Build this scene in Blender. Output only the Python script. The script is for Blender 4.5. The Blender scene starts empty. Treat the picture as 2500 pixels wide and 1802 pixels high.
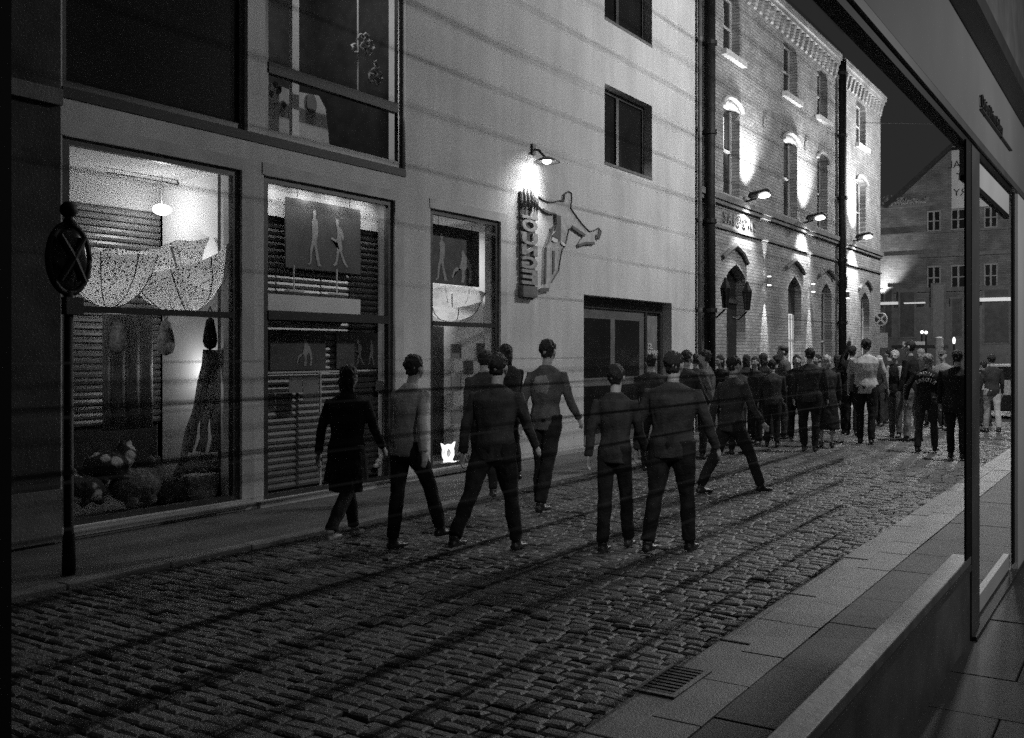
import bpy, bmesh, math, random
from mathutils import Vector, Matrix, noise
R = math.radians
random.seed(7)
S = bpy.context.scene
COL = S.collection
# ------------------------------------------------------------------ camera
H = 1.70                      # eye height
FPX, CX, VPX, HZ = 2430.0, 1250.0, 2821.0, 860.0
TH = math.atan((VPX - CX) / FPX)
cam = bpy.data.cameras.new('camera')
cam.sensor_width = 36.0
cam.lens = 36.0 * FPX / 2500.0
cam.shift_y = -(901.0 - HZ) / 2500.0
cam.clip_start, cam.clip_end = 0.05, 600
camo = bpy.data.objects.new('camera', cam)
COL.objects.link(camo)
camo.location = (0, 0, H)
camo.rotation_euler = (R(90), 0, TH)
S.camera = camo
# ------------------------------------------------------------------ night sky
W = bpy.data.worlds.new('World')
S.world = W
W.use_nodes = True
wn = W.node_tree
wn.nodes.clear()
wo = wn.nodes.new('ShaderNodeOutputWorld')
bg = wn.nodes.new('ShaderNodeBackground')
sk = wn.nodes.new('ShaderNodeTexSky')
sk.sky_type = 'NISHITA'
sk.sun_disc = False
sk.sun_elevation = R(-3.0)
sk.sun_rotation = R(40)
bw = wn.nodes.new('ShaderNodeRGBToBW')
wn.links.new(sk.outputs[0], bw.inputs[0])
hs = wn.nodes.new('ShaderNodeMath'); hs.operation = 'MULTIPLY_ADD'
hs.inputs[1].default_value = 0.02
hs.inputs[2].default_value = 0.02
wn.links.new(bw.outputs[0], hs.inputs[0])
wn.links.new(hs.outputs[0], bg.inputs[0])
bg.inputs[1].default_value = 0.72
wn.links.new(bg.outputs[0], wo.inputs[0])
S.view_settings.view_transform = 'Standard'
S.view_settings.look = 'None'
S.view_settings.exposure = 0.42
S.view_settings.gamma = 1.0
S.cycles.use_denoising = False
S.cycles.use_adaptive_sampling = False
S.cycles.max_bounces = 5
S.cycles.diffuse_bounces = 3
S.cycles.transparent_max_bounces = 24
S.cycles.sample_clamp_indirect = 0.6
S.cycles.sample_clamp_direct = 6.0

def lamp(kind, name, loc, power, direction=None, size=0.1, angle=60, blend=0.5, parent=None):
    d = bpy.data.lights.new(name, kind)
    d.energy = power
    if kind == 'SPOT':
        d.spot_size = R(angle); d.spot_blend = blend; d.shadow_soft_size = size
    elif kind == 'POINT':
        d.shadow_soft_size = size
    elif kind == 'AREA':
        d.shape = 'DISK'; d.size = size
    o = bpy.data.objects.new(name, d)
    COL.objects.link(o)
    o.location = loc
    if direction is not None:
        o.rotation_euler = Vector(direction).to_track_quat('-Z', 'Y').to_euler()
    if parent is not None:
        o.parent = parent
        o.matrix_parent_inverse = Matrix.Translation(parent.location).inverted()
    return o

TMP = bpy.data.scenes.new('workbench')      # scratch scene: modifiers are evaluated there, away from the big one
def evaluated_mesh(o):
    TMP.collection.objects.link(o)
    vl = TMP.view_layers[0]; vl.update()
    me = bpy.data.meshes.new_from_object(o.evaluated_get(vl.depsgraph))
    TMP.collection.objects.unlink(o); bpy.data.objects.remove(o)
    return me
# ------------------------------------------------------------------ coordinates
ST, CT = math.sin(TH), math.cos(TH)
XF = -8.13       # street front on the far side
XG = -0.906      # gallery front beside the camera
def pl(u, v, X):
    r = (u - CX) / FPX
    z = -X / (ST - r * CT)
    return z * (CT + r * ST), H + z * (HZ - v) / FPX      # Y, Z
def FY(u, X=XF): return pl(u, 0, X)[0]
def FZ(u, v, X=XF): return pl(u, v, X)[1]
def G(u, v):
    r = (u - CX) / FPX
    z = H * FPX / (v - HZ)
    return Vector((z * (-ST + r * CT), z * (CT + r * ST), 0))
def D(u, v, z):
    r = (u - CX) / FPX
    return Vector((z * (-ST + r * CT), z * (CT + r * ST), H + z * (HZ - v) / FPX))

# ------------------------------------------------------------------ materials
def mat(name, col=0.3, rough=0.7, spec=0.4, var=0.25, vscale=6.0, bump=0.0, bscale=60.0, metal=0.0, fine=0.0):
    m = bpy.data.materials.new(name); m.use_nodes = True
    nt = m.node_tree; b = nt.nodes['Principled BSDF']
    b.inputs['Roughness'].default_value = rough
    b.inputs['Specular IOR Level'].default_value = spec
    b.inputs['Metallic'].default_value = metal
    tc = nt.nodes.new('ShaderNodeNewGeometry')
    n = nt.nodes.new('ShaderNodeTexNoise'); n.inputs['Scale'].default_value = vscale; n.inputs['Detail'].default_value = 6
    nt.links.new(tc.outputs['Position'], n.inputs['Vector'])
    rp = nt.nodes.new('ShaderNodeMapRange')
    rp.inputs['From Min'].default_value = 0.3; rp.inputs['From Max'].default_value = 0.7
    rp.inputs['To Min'].default_value = max(0.002, col * (1 - var)); rp.inputs['To Max'].default_value = min(0.95, col * (1 + var))
    nt.links.new(n.outputs[0], rp.inputs[0])
    nt.links.new(rp.outputs[0], b.inputs['Base Color'])
    if name == 'render':     # rain streaks and patches on the render
        mp = nt.nodes.new('ShaderNodeMapping'); mp.inputs['Scale'].default_value = (1, 3.0, .22)
        nt.links.new(tc.outputs['Position'], mp.inputs[0])
        n3 = nt.nodes.new('ShaderNodeTexNoise'); n3.inputs['Scale'].default_value = 1.6; n3.inputs['Detail'].default_value = 8
        nt.links.new(mp.outputs[0], n3.inputs['Vector'])
        r3 = nt.nodes.new('ShaderNodeMapRange'); r3.inputs[1].default_value = .35; r3.inputs[2].default_value = .65; r3.inputs[3].default_value = .93; r3.inputs[4].default_value = 1.06
        nt.links.new(n3.outputs[0], r3.inputs[0])
        ml = nt.nodes.new('ShaderNodeMath'); ml.operation = 'MULTIPLY'
        nt.links.new(rp.outputs[0], ml.inputs[0]); nt.links.new(r3.outputs[0], ml.inputs[1]); nt.links.new(ml.outputs[0], b.inputs['Base Color'])
    if bump:
        n2 = nt.nodes.new('ShaderNodeTexNoise'); n2.inputs['Scale'].default_value = bscale; n2.inputs['Detail'].default_value = 4
        nt.links.new(tc.outputs['Position'], n2.inputs['Vector'])
        bp = nt.nodes.new('ShaderNodeBump'); bp.inputs['Strength'].default_value = bump; bp.inputs['Distance'].default_value = 0.02
        nt.links.new(n2.outputs[0], bp.inputs['Height']); nt.links.new(bp.outputs[0], b.inputs['Normal'])
    return m
def emit(name, strength, col=1.0):
    m = bpy.data.materials.new(name); m.use_nodes = True
    nt = m.node_tree; b = nt.nodes['Principled BSDF']
    b.inputs['Base Color'].default_value = (0.8,) * 3 + (1,)
    b.inputs['Emission Color'].default_value = (col, col, col, 1)
    b.inputs['Emission Strength'].default_value = strength
    return m
def clear(name, tint=1.0):
    m = bpy.data.materials.new(name); m.use_nodes = True
    nt = m.node_tree; nt.nodes.clear()
    o = nt.nodes.new('ShaderNodeOutputMaterial'); t = nt.nodes.new('ShaderNodeBsdfTransparent')
    t.inputs[0].default_value = (tint, tint, tint, 1)
    nt.links.new(t.outputs[0], o.inputs[0])
    return m
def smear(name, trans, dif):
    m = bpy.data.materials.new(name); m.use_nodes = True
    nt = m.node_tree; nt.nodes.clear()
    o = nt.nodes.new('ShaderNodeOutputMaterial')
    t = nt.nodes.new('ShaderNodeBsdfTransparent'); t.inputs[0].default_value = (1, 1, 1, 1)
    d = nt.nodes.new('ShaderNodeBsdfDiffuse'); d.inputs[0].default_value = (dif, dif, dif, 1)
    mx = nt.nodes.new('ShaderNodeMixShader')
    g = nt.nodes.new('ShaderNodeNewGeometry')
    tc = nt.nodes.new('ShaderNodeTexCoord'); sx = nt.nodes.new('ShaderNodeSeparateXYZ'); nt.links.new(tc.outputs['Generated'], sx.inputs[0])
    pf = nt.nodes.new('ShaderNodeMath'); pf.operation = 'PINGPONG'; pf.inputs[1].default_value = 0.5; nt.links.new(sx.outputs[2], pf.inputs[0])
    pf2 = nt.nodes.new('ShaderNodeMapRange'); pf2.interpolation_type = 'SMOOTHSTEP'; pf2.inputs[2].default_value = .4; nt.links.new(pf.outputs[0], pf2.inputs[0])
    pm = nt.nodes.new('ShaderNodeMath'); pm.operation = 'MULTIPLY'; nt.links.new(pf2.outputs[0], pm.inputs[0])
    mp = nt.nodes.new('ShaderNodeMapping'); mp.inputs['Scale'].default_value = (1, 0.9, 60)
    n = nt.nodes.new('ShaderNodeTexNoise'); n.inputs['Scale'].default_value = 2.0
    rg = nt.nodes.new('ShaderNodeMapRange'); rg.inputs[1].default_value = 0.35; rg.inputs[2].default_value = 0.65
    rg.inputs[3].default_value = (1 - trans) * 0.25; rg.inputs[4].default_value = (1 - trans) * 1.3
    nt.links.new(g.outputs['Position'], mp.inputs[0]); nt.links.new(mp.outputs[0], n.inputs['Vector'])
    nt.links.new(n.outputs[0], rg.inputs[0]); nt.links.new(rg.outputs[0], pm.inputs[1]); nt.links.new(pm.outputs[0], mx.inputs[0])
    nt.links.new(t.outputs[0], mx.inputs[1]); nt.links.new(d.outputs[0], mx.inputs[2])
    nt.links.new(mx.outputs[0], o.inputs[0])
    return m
def brickmat(name, c1, c2, mortar, bw_=0.235, bh=0.078, axis='YZ', bump=0.6, ms=0.010, rough=0.85, spec=0.3, off=0.5, var=0.3):
    m = bpy.data.materials.new(name); m.use_nodes = True
    nt = m.node_tree; b = nt.nodes['Principled BSDF']
    b.inputs['Roughness'].default_value = rough; b.inputs['Specular IOR Level'].default_value = spec
    g = nt.nodes.new('ShaderNodeNewGeometry'); sp = nt.nodes.new('ShaderNodeSeparateXYZ'); cb = nt.nodes.new('ShaderNodeCombineXYZ')
    nt.links.new(g.outputs['Position'], sp.inputs[0])
    nt.links.new(sp.outputs['XYZ'.index(axis[0])], cb.inputs[0]); nt.links.new(sp.outputs['XYZ'.index(axis[1])], cb.inputs[1])
    br = nt.nodes.new('ShaderNodeTexBrick')
    br.inputs['Scale'].default_value = 1.0
    br.inputs['Color1'].default_value = (c1,) * 3 + (1,); br.inputs['Color2'].default_value = (c2,) * 3 + (1,)
    br.inputs['Mortar'].default_value = (mortar,) * 3 + (1,)
    br.inputs['Mortar Size'].default_value = ms; br.inputs['Mortar Smooth'].default_value = 0.3
    br.inputs['Brick Width'].default_value = bw_; br.inputs['Row Height'].default_value = bh
    br.offset = off
    nt.links.new(cb.outputs[0], br.inputs['Vector'])
    n = nt.nodes.new('ShaderNodeTexNoise'); n.inputs['Scale'].default_value = 1.3; n.inputs['Detail'].default_value = 8
    nt.links.new(g.outputs['Position'], n.inputs['Vector'])
    mr = nt.nodes.new('ShaderNodeMapRange'); mr.inputs[1].default_value = 0.3; mr.inputs[2].default_value = 0.7; mr.inputs[3].default_value = 1 - var; mr.inputs[4].default_value = 1 + var
    nt.links.new(n.outputs[0], mr.inputs[0])
    mu = nt.nodes.new('ShaderNodeVectorMath'); mu.operation = 'SCALE'
    nt.links.new(br.outputs[0], mu.inputs[0]); nt.links.new(mr.outputs[0], mu.inputs['Scale'])
    nt.links.new(mu.outputs[0], b.inputs['Base Color'])
    n2 = nt.nodes.new('ShaderNodeTexNoise'); n2.inputs['Scale'].default_value = 45
    nt.links.new(g.outputs['Position'], n2.inputs['Vector'])
    ma = nt.nodes.new('ShaderNodeMath'); ma.operation = 'MULTIPLY_ADD'; ma.inputs[1].default_value = -1.2
    nt.links.new(br.outputs['Fac'], ma.inputs[0]); nt.links.new(n2.outputs[0], ma.inputs[2])
    bp = nt.nodes.new('ShaderNodeBump'); bp.inputs['Strength'].default_value = bump; bp.inputs['Distance'].default_value = 0.012
    nt.links.new(ma.outputs[0], bp.inputs['Height']); nt.links.new(bp.outputs[0], b.inputs['Normal'])
    return m
M = dict(
    render=mat('render', 0.50, 0.9, 0.2, 0.10, 1.2, 0.25, 90),
    surround=mat('surround', 0.42, 0.8, 0.3, 0.15, 3),
    darkframe=mat('dark_frame', 0.03, 0.4, 0.5, 0.3, 8),
    black=mat('black_paint', 0.010, 0.6, 0.25, 0.3),
    darkglass=mat('dark_glass', 0.012, 0.12, 0.6, 0.3, 1.5),
    darkroom=mat('dark_room', 0.05, 0.9, 0.1),
    pale=mat('pale_plaster', 0.62, 0.8, 0.2, 0.08, 2),
    shutter=mat('shutter_metal', 0.10, 0.4, 0.6, 0.25, 3),
    grey=mat('grey_board', 0.16, 0.7, 0.3, 0.2),
    board=mat('poster_board', 0.055, 0.6, 0.3, 0.3, 4),
    palefig=mat('poster_figure', 0.26, 0.7, 0.2, 0.25, 9),
    brick=brickmat('brick', 0.28, 0.19, 0.15, bump=0.9),
    stone=mat('stone', 0.34, 0.8, 0.3, 0.2, 5, 0.3, 40),
    darkstone=mat('dark_stone', 0.12, 0.85, 0.3, 0.25, 5, 0.3, 40),
    farbrick=brickmat('far_brick', 0.15, 0.11, 0.08, bw_=0.3, bh=0.1, axis='XZ'),
    roofslate=mat('slate', 0.03, 0.8, 0.3),
    shadestone=mat('shade_stone', 0.045, 0.9, 0.2, 0.4, 3, 0.3, 40),  # dark tone stands in for light falling off to the left
    whitepaint=mat('white_paint', 0.6, 0.5, 0.4, 0.1),
    sett=mat('sett_stone', 0.09, 0.55, 0.35, 0.45, 2.2, 0.5, 70),
    grout=mat('grout', 0.02, 0.95, 0.1),
    asphalt=mat('asphalt', 0.085, 0.75, 0.4, 0.3, 2, 0.5, 140),
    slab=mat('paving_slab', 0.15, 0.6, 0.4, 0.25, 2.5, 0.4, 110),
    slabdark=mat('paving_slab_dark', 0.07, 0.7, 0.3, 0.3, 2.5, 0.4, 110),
    kerb=mat('kerb_granite', 0.13, 0.6, 0.4, 0.35, 4, 0.4, 90),
    iron=mat('cast_iron', 0.025, 0.5, 0.5, 0.3),
    metal=mat('painted_metal', 0.10, 0.45, 0.5, 0.25, 3),
    sill=mat('sill_metal', 0.17, 0.6, 0.4, 0.35, 5, 0.15, 30),
    riser=mat('riser_panel', 0.13, 0.5, 0.4, 0.45, 2.6, 0.1, 20),
    fascia=mat('fascia', 0.22, 0.65, 0.3, 0.12, 1.5),
    skin=mat('skin', 0.34, 0.6, 0.3, 0.1, 12),
    hairdark=mat('dark_hair', 0.02, 0.6, 0.3, 0.5, 60, 0.6, 120),
    hairlight=mat('light_hair', 0.42, 0.6, 0.3, 0.4, 60, 0.6, 120),
    eye=mat('eye_dark', 0.03, 0.3, 0.5),
    clothblack=mat('black_cloth', 0.018, 0.9, 0.15, 0.4, 12, 0.5, 60),
    clothdark=mat('dark_cloth', 0.04, 0.9, 0.15, 0.35, 12, 0.5, 60),
    clothmid=mat('mid_cloth', 0.10, 0.9, 0.15, 0.3, 12, 0.5, 60),
    clothgrey=mat('grey_cloth', 0.24, 0.9, 0.15, 0.22, 9, 0.5, 50),
    clothlight=mat('light_cloth', 0.40, 0.9, 0.15, 0.2, 9, 0.5, 50),
    shoe=mat('shoe', 0.02, 0.4, 0.5), shoelight=mat('light_shoe', 0.5, 0.5, 0.4),
    letter=mat('letter_metal', 0.20, 0.6, 0.4, 0.4, 14), lettertrim=mat('letter_trim', 0.05, 0.5, 0.4),
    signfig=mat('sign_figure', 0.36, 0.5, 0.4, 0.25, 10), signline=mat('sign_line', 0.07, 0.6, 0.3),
    clear=clear('clear_glass'),
    bulb=emit('bulb', 40), lens=emit('flood_lens', 25), tinybulb=emit('spot_lens', 14),
    dimsign=emit('lit_sign', 0.015), litcurtain=emit('lit_curtain', 0.55),
    stripe=emit('strip_light', 0.22), farlit=emit('far_lamp', 1.1),
    pig=emit('lit_clock', .8),
)
# leopard print umbrella cloth
def leopard(name, base, spot, scale=26):
    m = bpy.data.materials.new(name); m.use_nodes = True
    nt = m.node_tree; b = nt.nodes['Principled BSDF']; b.inputs['Roughness'].default_value = 0.8
    v = nt.nodes.new('ShaderNodeTexVoronoi'); v.inputs['Scale'].default_value = scale
    g = nt.nodes.new('ShaderNodeNewGeometry'); nt.links.new(g.outputs['Position'], v.inputs['Vector'])
    mr = nt.nodes.new('ShaderNodeMapRange'); mr.inputs[1].default_value = 0.27; mr.inputs[2].default_value = 0.35
    mr.inputs[3].default_value = spot; mr.inputs[4].default_value = base
    nt.links.new(v.outputs['Distance'], mr.inputs[0]); nt.links.new(mr.outputs[0], b.inputs['Base Color'])
    tr = nt.nodes.new('ShaderNodeBsdfTranslucent'); mx = nt.nodes.new('ShaderNodeMixShader'); mx.inputs[0].default_value = .5
    nt.links.new(mr.outputs[0], tr.inputs[0]); nt.links.new(b.outputs[0], mx.inputs[1]); nt.links.new(tr.outputs[0], mx.inputs[2])
    nt.links.new(mx.outputs[0], nt.nodes['Material Output'].inputs[0])
    return m
M['leopard'] = leopard('leopard_cloth', 0.72, 0.02, 30)
M['leopardscarf'] = leopard('leopard_scarf', 0.45, 0.03, 30)
M['thinpale'] = leopard('pale_umbrella_cloth', 0.6, 0.5, 6)
M['cow'] = leopard('cow_plush', 0.03, 0.6, 5)
M['fur'] = mat('fur', 0.12, 0.95, 0.1, 0.5, 30, 1.0, 80)
M['furpale'] = mat('pale_fur', 0.30, 0.95, 0.1, 0.5, 30, 1.0, 80)

# ------------------------------------------------------------------ object helpers
def tag(o, label=None, cat=None, group=None, kind=None):
    if label: o['label'] = label
    if cat: o['category'] = cat
    if group: o['group'] = group
    if kind: o['kind'] = kind
    return o
def thing(name, loc, label, cat, group=None):
    o = bpy.data.objects.new(name, None); COL.objects.link(o)
    o.location = loc; o.empty_display_size = 0.1
    return tag(o, label, cat, group)
class MB:
    def __init__(s): s.v = []; s.f = []; s.m = []
    def add(s, vs, fs, mi=0):
        b = len(s.v); s.v += [tuple(p) for p in vs]
        for f in fs: s.f.append([b + i for i in f]); s.m.append(mi)
        return s
    def box(s, x0, x1, y0, y1, z0, z1, mi=0):
        if x0 > x1: x0, x1 = x1, x0
        if y0 > y1: y0, y1 = y1, y0
        if z0 > z1: z0, z1 = z1, z0
        return s.add([(x0,y0,z0),(x1,y0,z0),(x1,y1,z0),(x0,y1,z0),(x0,y0,z1),(x1,y0,z1),(x1,y1,z1),(x0,y1,z1)],
              [(0,3,2,1),(4,5,6,7),(0,1,5,4),(1,2,6,5),(2,3,7,6),(3,0,4,7)], mi)
    def tube(s, pts, rad, seg=10, mi=0, flat=None, cap=True):
        """pts list of Vectors, rad list of radius or (rx, ry); flat: reference side direction"""
        pts = [Vector(p) for p in pts]
        if not isinstance(rad, (list,)): rad = [rad] * len(pts)
        b = len(s.v); ref = Vector(flat) if flat is not None else None
        for i, p in enumerate(pts):
            t = (pts[min(i+1, len(pts)-1)] - pts[max(i-1, 0)])
            if t.length < 1e-9: t = Vector((0, 0, 1))
            t.normalize()
            r0 = ref if ref is not None else (Vector((1, 0, 0)) if abs(t.x) < 0.9 else Vector((0, 1, 0)))
            a = (r0 - t * r0.dot(t))
            if a.length < 1e-6: a = Vector((0, 1, 0))
            a.normalize(); c = t.cross(a)
            rx, ry = rad[i] if isinstance(rad[i], tuple) else (rad[i], rad[i])
            for k in range(seg):
                an = 2 * math.pi * k / seg
                s.v.append(tuple(p + a * rx * math.cos(an) + c * ry * math.sin(an)))
        for i in range(len(pts) - 1):
            for k in range(seg):
                k2 = (k + 1) % seg
                s.f.append([b + i*seg + k, b + i*seg + k2, b + (i+1)*seg + k2, b + (i+1)*seg + k]); s.m.append(mi)
        if cap:
            s.f.append([b + k for k in range(seg)][::-1]); s.m.append(mi)
            s.f.append([b + (len(pts)-1)*seg + k for k in range(seg)]); s.m.append(mi)
        return s
    def ball(s, c, r, seg=14, rings=9, mi=0):
        c = Vector(c); rx, ry, rz = r if isinstance(r, tuple) else (r, r, r)
        b = len(s.v)
        s.v.append((c.x, c.y, c.z - rz))
        for i in range(1, rings):
            ph = math.pi * i / rings
            for k in range(seg):
                an = 2 * math.pi * k / seg
                s.v.append((c.x + rx*math.sin(ph)*math.cos(an), c.y + ry*math.sin(ph)*math.sin(an), c.z - rz*math.cos(ph)))
        s.v.append((c.x, c.y, c.z + rz)); top = len(s.v) - 1
        for k in range(seg):
            k2 = (k+1) % seg
            s.f.append([b, b+1+k2, b+1+k]); s.m.append(mi)
            for i in range(rings-2):
                s.f.append([b+1+i*seg+k, b+1+i*seg+k2, b+1+(i+1)*seg+k2, b+1+(i+1)*seg+k]); s.m.append(mi)
            s.f.append([top, b+1+(rings-2)*seg+k, b+1+(rings-2)*seg+k2]); s.m.append(mi)
        return s
    def prism(s, poly, a0, a1, axis='X', mi=0):
        """poly of 2-D points extruded between a0 and a1 along axis (X: poly is Y,Z; Y: poly is X,Z; Z: poly is X,Y)"""
        n = len(poly); b = len(s.v)
        for a in (a0, a1):
            for p, q in poly:
                s.v.append({'X': (a, p, q), 'Y': (p, a, q), 'Z': (p, q, a)}[axis])
        s.f.append([b+i for i in range(n)]); s.m.append(mi)
        s.f.append([b+n+i for i in range(n)][::-1]); s.m.append(mi)
        for i in range(n):
            j = (i+1) % n
            s.f.append([b+i, b+n+i, b+n+j, b+j]); s.m.append(mi)
        return s
    def build(s, name, mats, parent=None, smooth=False, bevel=0.0, fix=True):
        me = bpy.data.meshes.new(name)
        me.from_pydata(s.v, [], s.f)
        if not isinstance(mats, (list, tuple)): mats = [mats]
        for m_ in mats: me.materials.append(m_)
        me.polygons.foreach_set('material_index', s.m)
        if fix:
            bm = bmesh.new(); bm.from_mesh(me); bmesh.ops.recalc_face_normals(bm, faces=bm.faces); bm.to_mesh(me); bm.free()
        if smooth: me.polygons.foreach_set('use_smooth', [True] * len(me.polygons))
        o = bpy.data.objects.new(name, me); COL.objects.link(o)
        if parent is not None:
            o.parent = parent
            top = parent
            loc = Vector(top.location)
            while top.parent is not None: top = top.parent; loc = Vector(top.location)
            if parent.parent is None and parent.type == 'EMPTY':
                o.matrix_parent_inverse = Matrix.Translation(loc).inverted()
        if bevel:
            bv = o.modifiers.new('bevel', 'BEVEL'); bv.width = bevel; bv.segments = 2; bv.limit_method = 'ANGLE'
        return o
def curve_wall(name, outer, holes, X, thick, material, parent):
    """wall in the Y-Z plane with its street face at X and holes of any outline, thickness going to -X"""
    cu = bpy.data.curves.new('c', 'CURVE'); cu.dimensions = '2D'; cu.fill_mode = 'BOTH'; cu.extrude = thick / 2
    for poly in [outer] + holes:
        sp = cu.splines.new('POLY'); sp.points.add(len(poly) - 1)
        for p, (y, z) in zip(sp.points, poly): p.co = (y, z, 0, 1)
        sp.use_cyclic_u = True
    me = evaluated_mesh(bpy.data.objects.new('c', cu))
    me.transform(Matrix(((0, 0, 1, X - thick / 2), (1, 0, 0, 0), (0, 1, 0, 0), (0, 0, 0, 1))))
    me.materials.clear(); me.materials.append(material)
    o = bpy.data.objects.new(name, me); COL.objects.link(o)
    o.parent = parent; o.matrix_parent_inverse = Matrix.Translation(parent.location).inverted()
    return o
def text(name, body, size, mtx, material, parent=None, extrude=0.004, align='LEFT', spacing=1.0, bold=0.0):
    cu = bpy.data.curves.new('t', 'FONT'); cu.body = body; cu.size = size; cu.extrude = extrude
    cu.align_x = align; cu.space_character = spacing; cu.resolution_u = 3; cu.offset = bold
    me = evaluated_mesh(bpy.data.objects.new('t', cu))
    me.transform(mtx)
    me.materials.clear(); me.materials.append(material)
    o = bpy.data.objects.new(name, me); COL.objects.link(o)
    if parent is not None:
        o.parent = parent
        if parent.type == 'EMPTY': o.matrix_parent_inverse = Matrix.Translation(parent.location).inverted()
    return o
def basis(o, x, y):
    x = Vector(x).normalized(); y = Vector(y).normalized(); z = x.cross(y)
    return Matrix(((x.x, y.x, z.x, o[0]), (x.y, y.y, z.y, o[1]), (x.z, y.z, z.z, o[2]), (0, 0, 0, 1)))
def rect(y0, y1, z0, z1): return [(y0, z0), (y1, z0), (y1, z1), (y0, z1)]

# ------------------------------------------------------------------ ground
XK, XN0, XN1, XS = -6.58, -2.135, -1.94, -1.69
tag(MB().add([(-120,-40,-0.06),(60,-40,-0.06),(60,200,-0.06),(-120,200,-0.06)], [(0,1,2,3)]).build('ground', M['grout'], fix=False), kind='structure')
mb = MB()      # stone setts, each one a low domed block
y = 0.6
row = 0
while y < 61:
    far = y > 30
    rh = (0.092 if y < 16 else 0.105) * (1 if not far else 1.7)
    x = XK + 0.01 + (row % 2) * 0.1 - 0.1
    lim = XN0 - 0.01
    xr = XK + 0.01
    while x < lim - 0.02:
        w = random.uniform(0.12, 0.19) * (1 if not far else 1.6)
        a, b_ = max(x, xr), min(x + w, lim)
        x += w
        if b_ - a < 0.05: continue
        g = 0.004
        a += g; b_ -= g
        c0, c1 = y + g * random.uniform(.7, 1.5), y + rh - g * random.uniform(.7, 1.5)
        if a < XK or b_ > XN0: pass
        hh = random.gauss(-0.003, 0.0035); e = 0.014
        t1, t2 = random.gauss(0, 0.004), random.gauss(0, 0.005)
        j = lambda: random.uniform(-.005, .005)
        zt = lambda px, py: hh + t1 * (px - a) / (b_ - a) + t2 * (py - c0) / (c1 - c0)
        V = [(a+j(), c0+j(), -0.06), (b_+j(), c0+j(), -0.06), (b_+j(), c1+j(), -0.06), (a+j(), c1+j(), -0.06)]
        V += [(p[0], p[1], zt(p[0], p[1]) - 0.011) for p in V]
        V += [(p[0] + (e if k in (0, 3) else -e), p[1] + (e if k in (0, 1) else -e), zt(p[0], p[1]) - 0.002) for k, p in enumerate(V[:4])]
        cxm, cym = (a + b_) / 2, (c0 + c1) / 2
        V.append((cxm, cym, zt(cxm, cym) + 0.0005))
        mb.add(V, [(0,1,5,4),(1,2,6,5),(2,3,7,6),(3,0,4,7),(4,5,9,8),(5,6,10,9),(6,7,11,10),(7,4,8,11),(8,9,12),(9,10,12),(10,11,12),(11,8,12)])
    y += rh; row += 1
tag(mb.build('cobbled_road', M['sett'], fix=False), kind='structure')
# open square beyond the street and far side
tag(MB().box(-40, XF - 0.02, 34.6, 61.5, -0.05, 0.0).build('square', M['asphalt']), kind='structure')
mb = MB().box(XF - 0.4, XK - 0.14, -6, 61, -0.05, 0.022)
tag(mb.build('far_pavement', M['asphalt']), kind='structure')
mb = MB(); y = -6
while y < 61:
    L = random.uniform(0.8, 1.2); mb.box(XK - 0.137, XK, y + .004, y + L - .004, -0.05, 0.03 + random.uniform(-.002, .002)); y += L
tag(mb.build('far_kerb', M['kerb'], bevel=0.012), kind='structure')
mb = MB(); y = 0.2
while y < 61:
    L = random.uniform(0.55, 0.95)
    if y < 5.3 and y + L > 4.6: L = 4.6 - y if y < 4.55 else L
    mb.box(XN0, XN1, y + .005, y + L - .005, -0.05, 0.03 + random.uniform(-.004, .004)); y += L
near_kerb = mb.build('near_kerb', M['kerb'], bevel=0.01); tag(near_kerb, kind='structure')
mb = MB(); y = -3.0; mb2 = MB()
k = 0
while y < 61:
    L = random.choice([0.55, 0.62, 0.7])
    mb.box(XN1 + .006, XS - .003, y + .004, y + L - .004, -0.05, 0.040 + random.uniform(-.003, .003))
    y += L
y = -3.0
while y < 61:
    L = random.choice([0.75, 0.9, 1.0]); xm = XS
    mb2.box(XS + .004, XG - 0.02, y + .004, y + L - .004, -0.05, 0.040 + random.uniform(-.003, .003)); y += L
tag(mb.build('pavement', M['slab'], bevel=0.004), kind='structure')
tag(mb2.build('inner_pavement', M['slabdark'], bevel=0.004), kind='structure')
mb = MB(); y = -3.0     # pavement on the camera's side of the glass
r_ = 0
while y < 30:
    L = 0.62; x = XG - 0.005 - (r_ % 2) * 0.0; r_ += 1
    off = -0.3 * (r_ % 2)
    x = XG - 0.015
    first = True
    while x < 5:
        w = 0.62 if not first else 0.62 + off; first = False
        mb.box(x + .004, x + w - .004, y + .004, y + L - .004, -0.05, 0.012 + random.uniform(-.003, .003)); x += w
    y += L
tag(mb.build('near_pavement', M['slabdark'], bevel=0.004), kind='structure')

# drain grating set in the kerb line
p0, p1 = G(1612, 1730), G(1712, 1650)
gy0 = 2.35; gy1 = 2.75
gy0, gy1 = G(1640, 1722).y, G(1680, 1652).y + .04
gr = thing('drain_grating', ((XN0+XN1)/2, gy0, 0.03), 'dark iron slotted drain grating set beside the near kerb', 'drain')
mb = MB().box(XN0 - .03, XN0 - 0.18, gy0, gy1, -0.02, 0.022).box(XN1 + 0.0, XN1 + 0.02, gy0, gy1, 0.03, 0.055)
mb = MB().box(XN0 - .03, XN1 - .0, gy0, gy0 + .03, 0.03, 0.042).box(XN0 - .03, XN1, gy1 - .03, gy1, 0.03, 0.042)
mb.box(XN0 - .03, XN0 - .005, gy0 + .03, gy1 - .03, 0.03, 0.042).box(XN1 - .03, XN1, gy0 + .03, gy1 - .03, 0.03, 0.042)
mb.build('frame', M['kerb'], gr)
mb = MB(); n = 9
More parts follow.
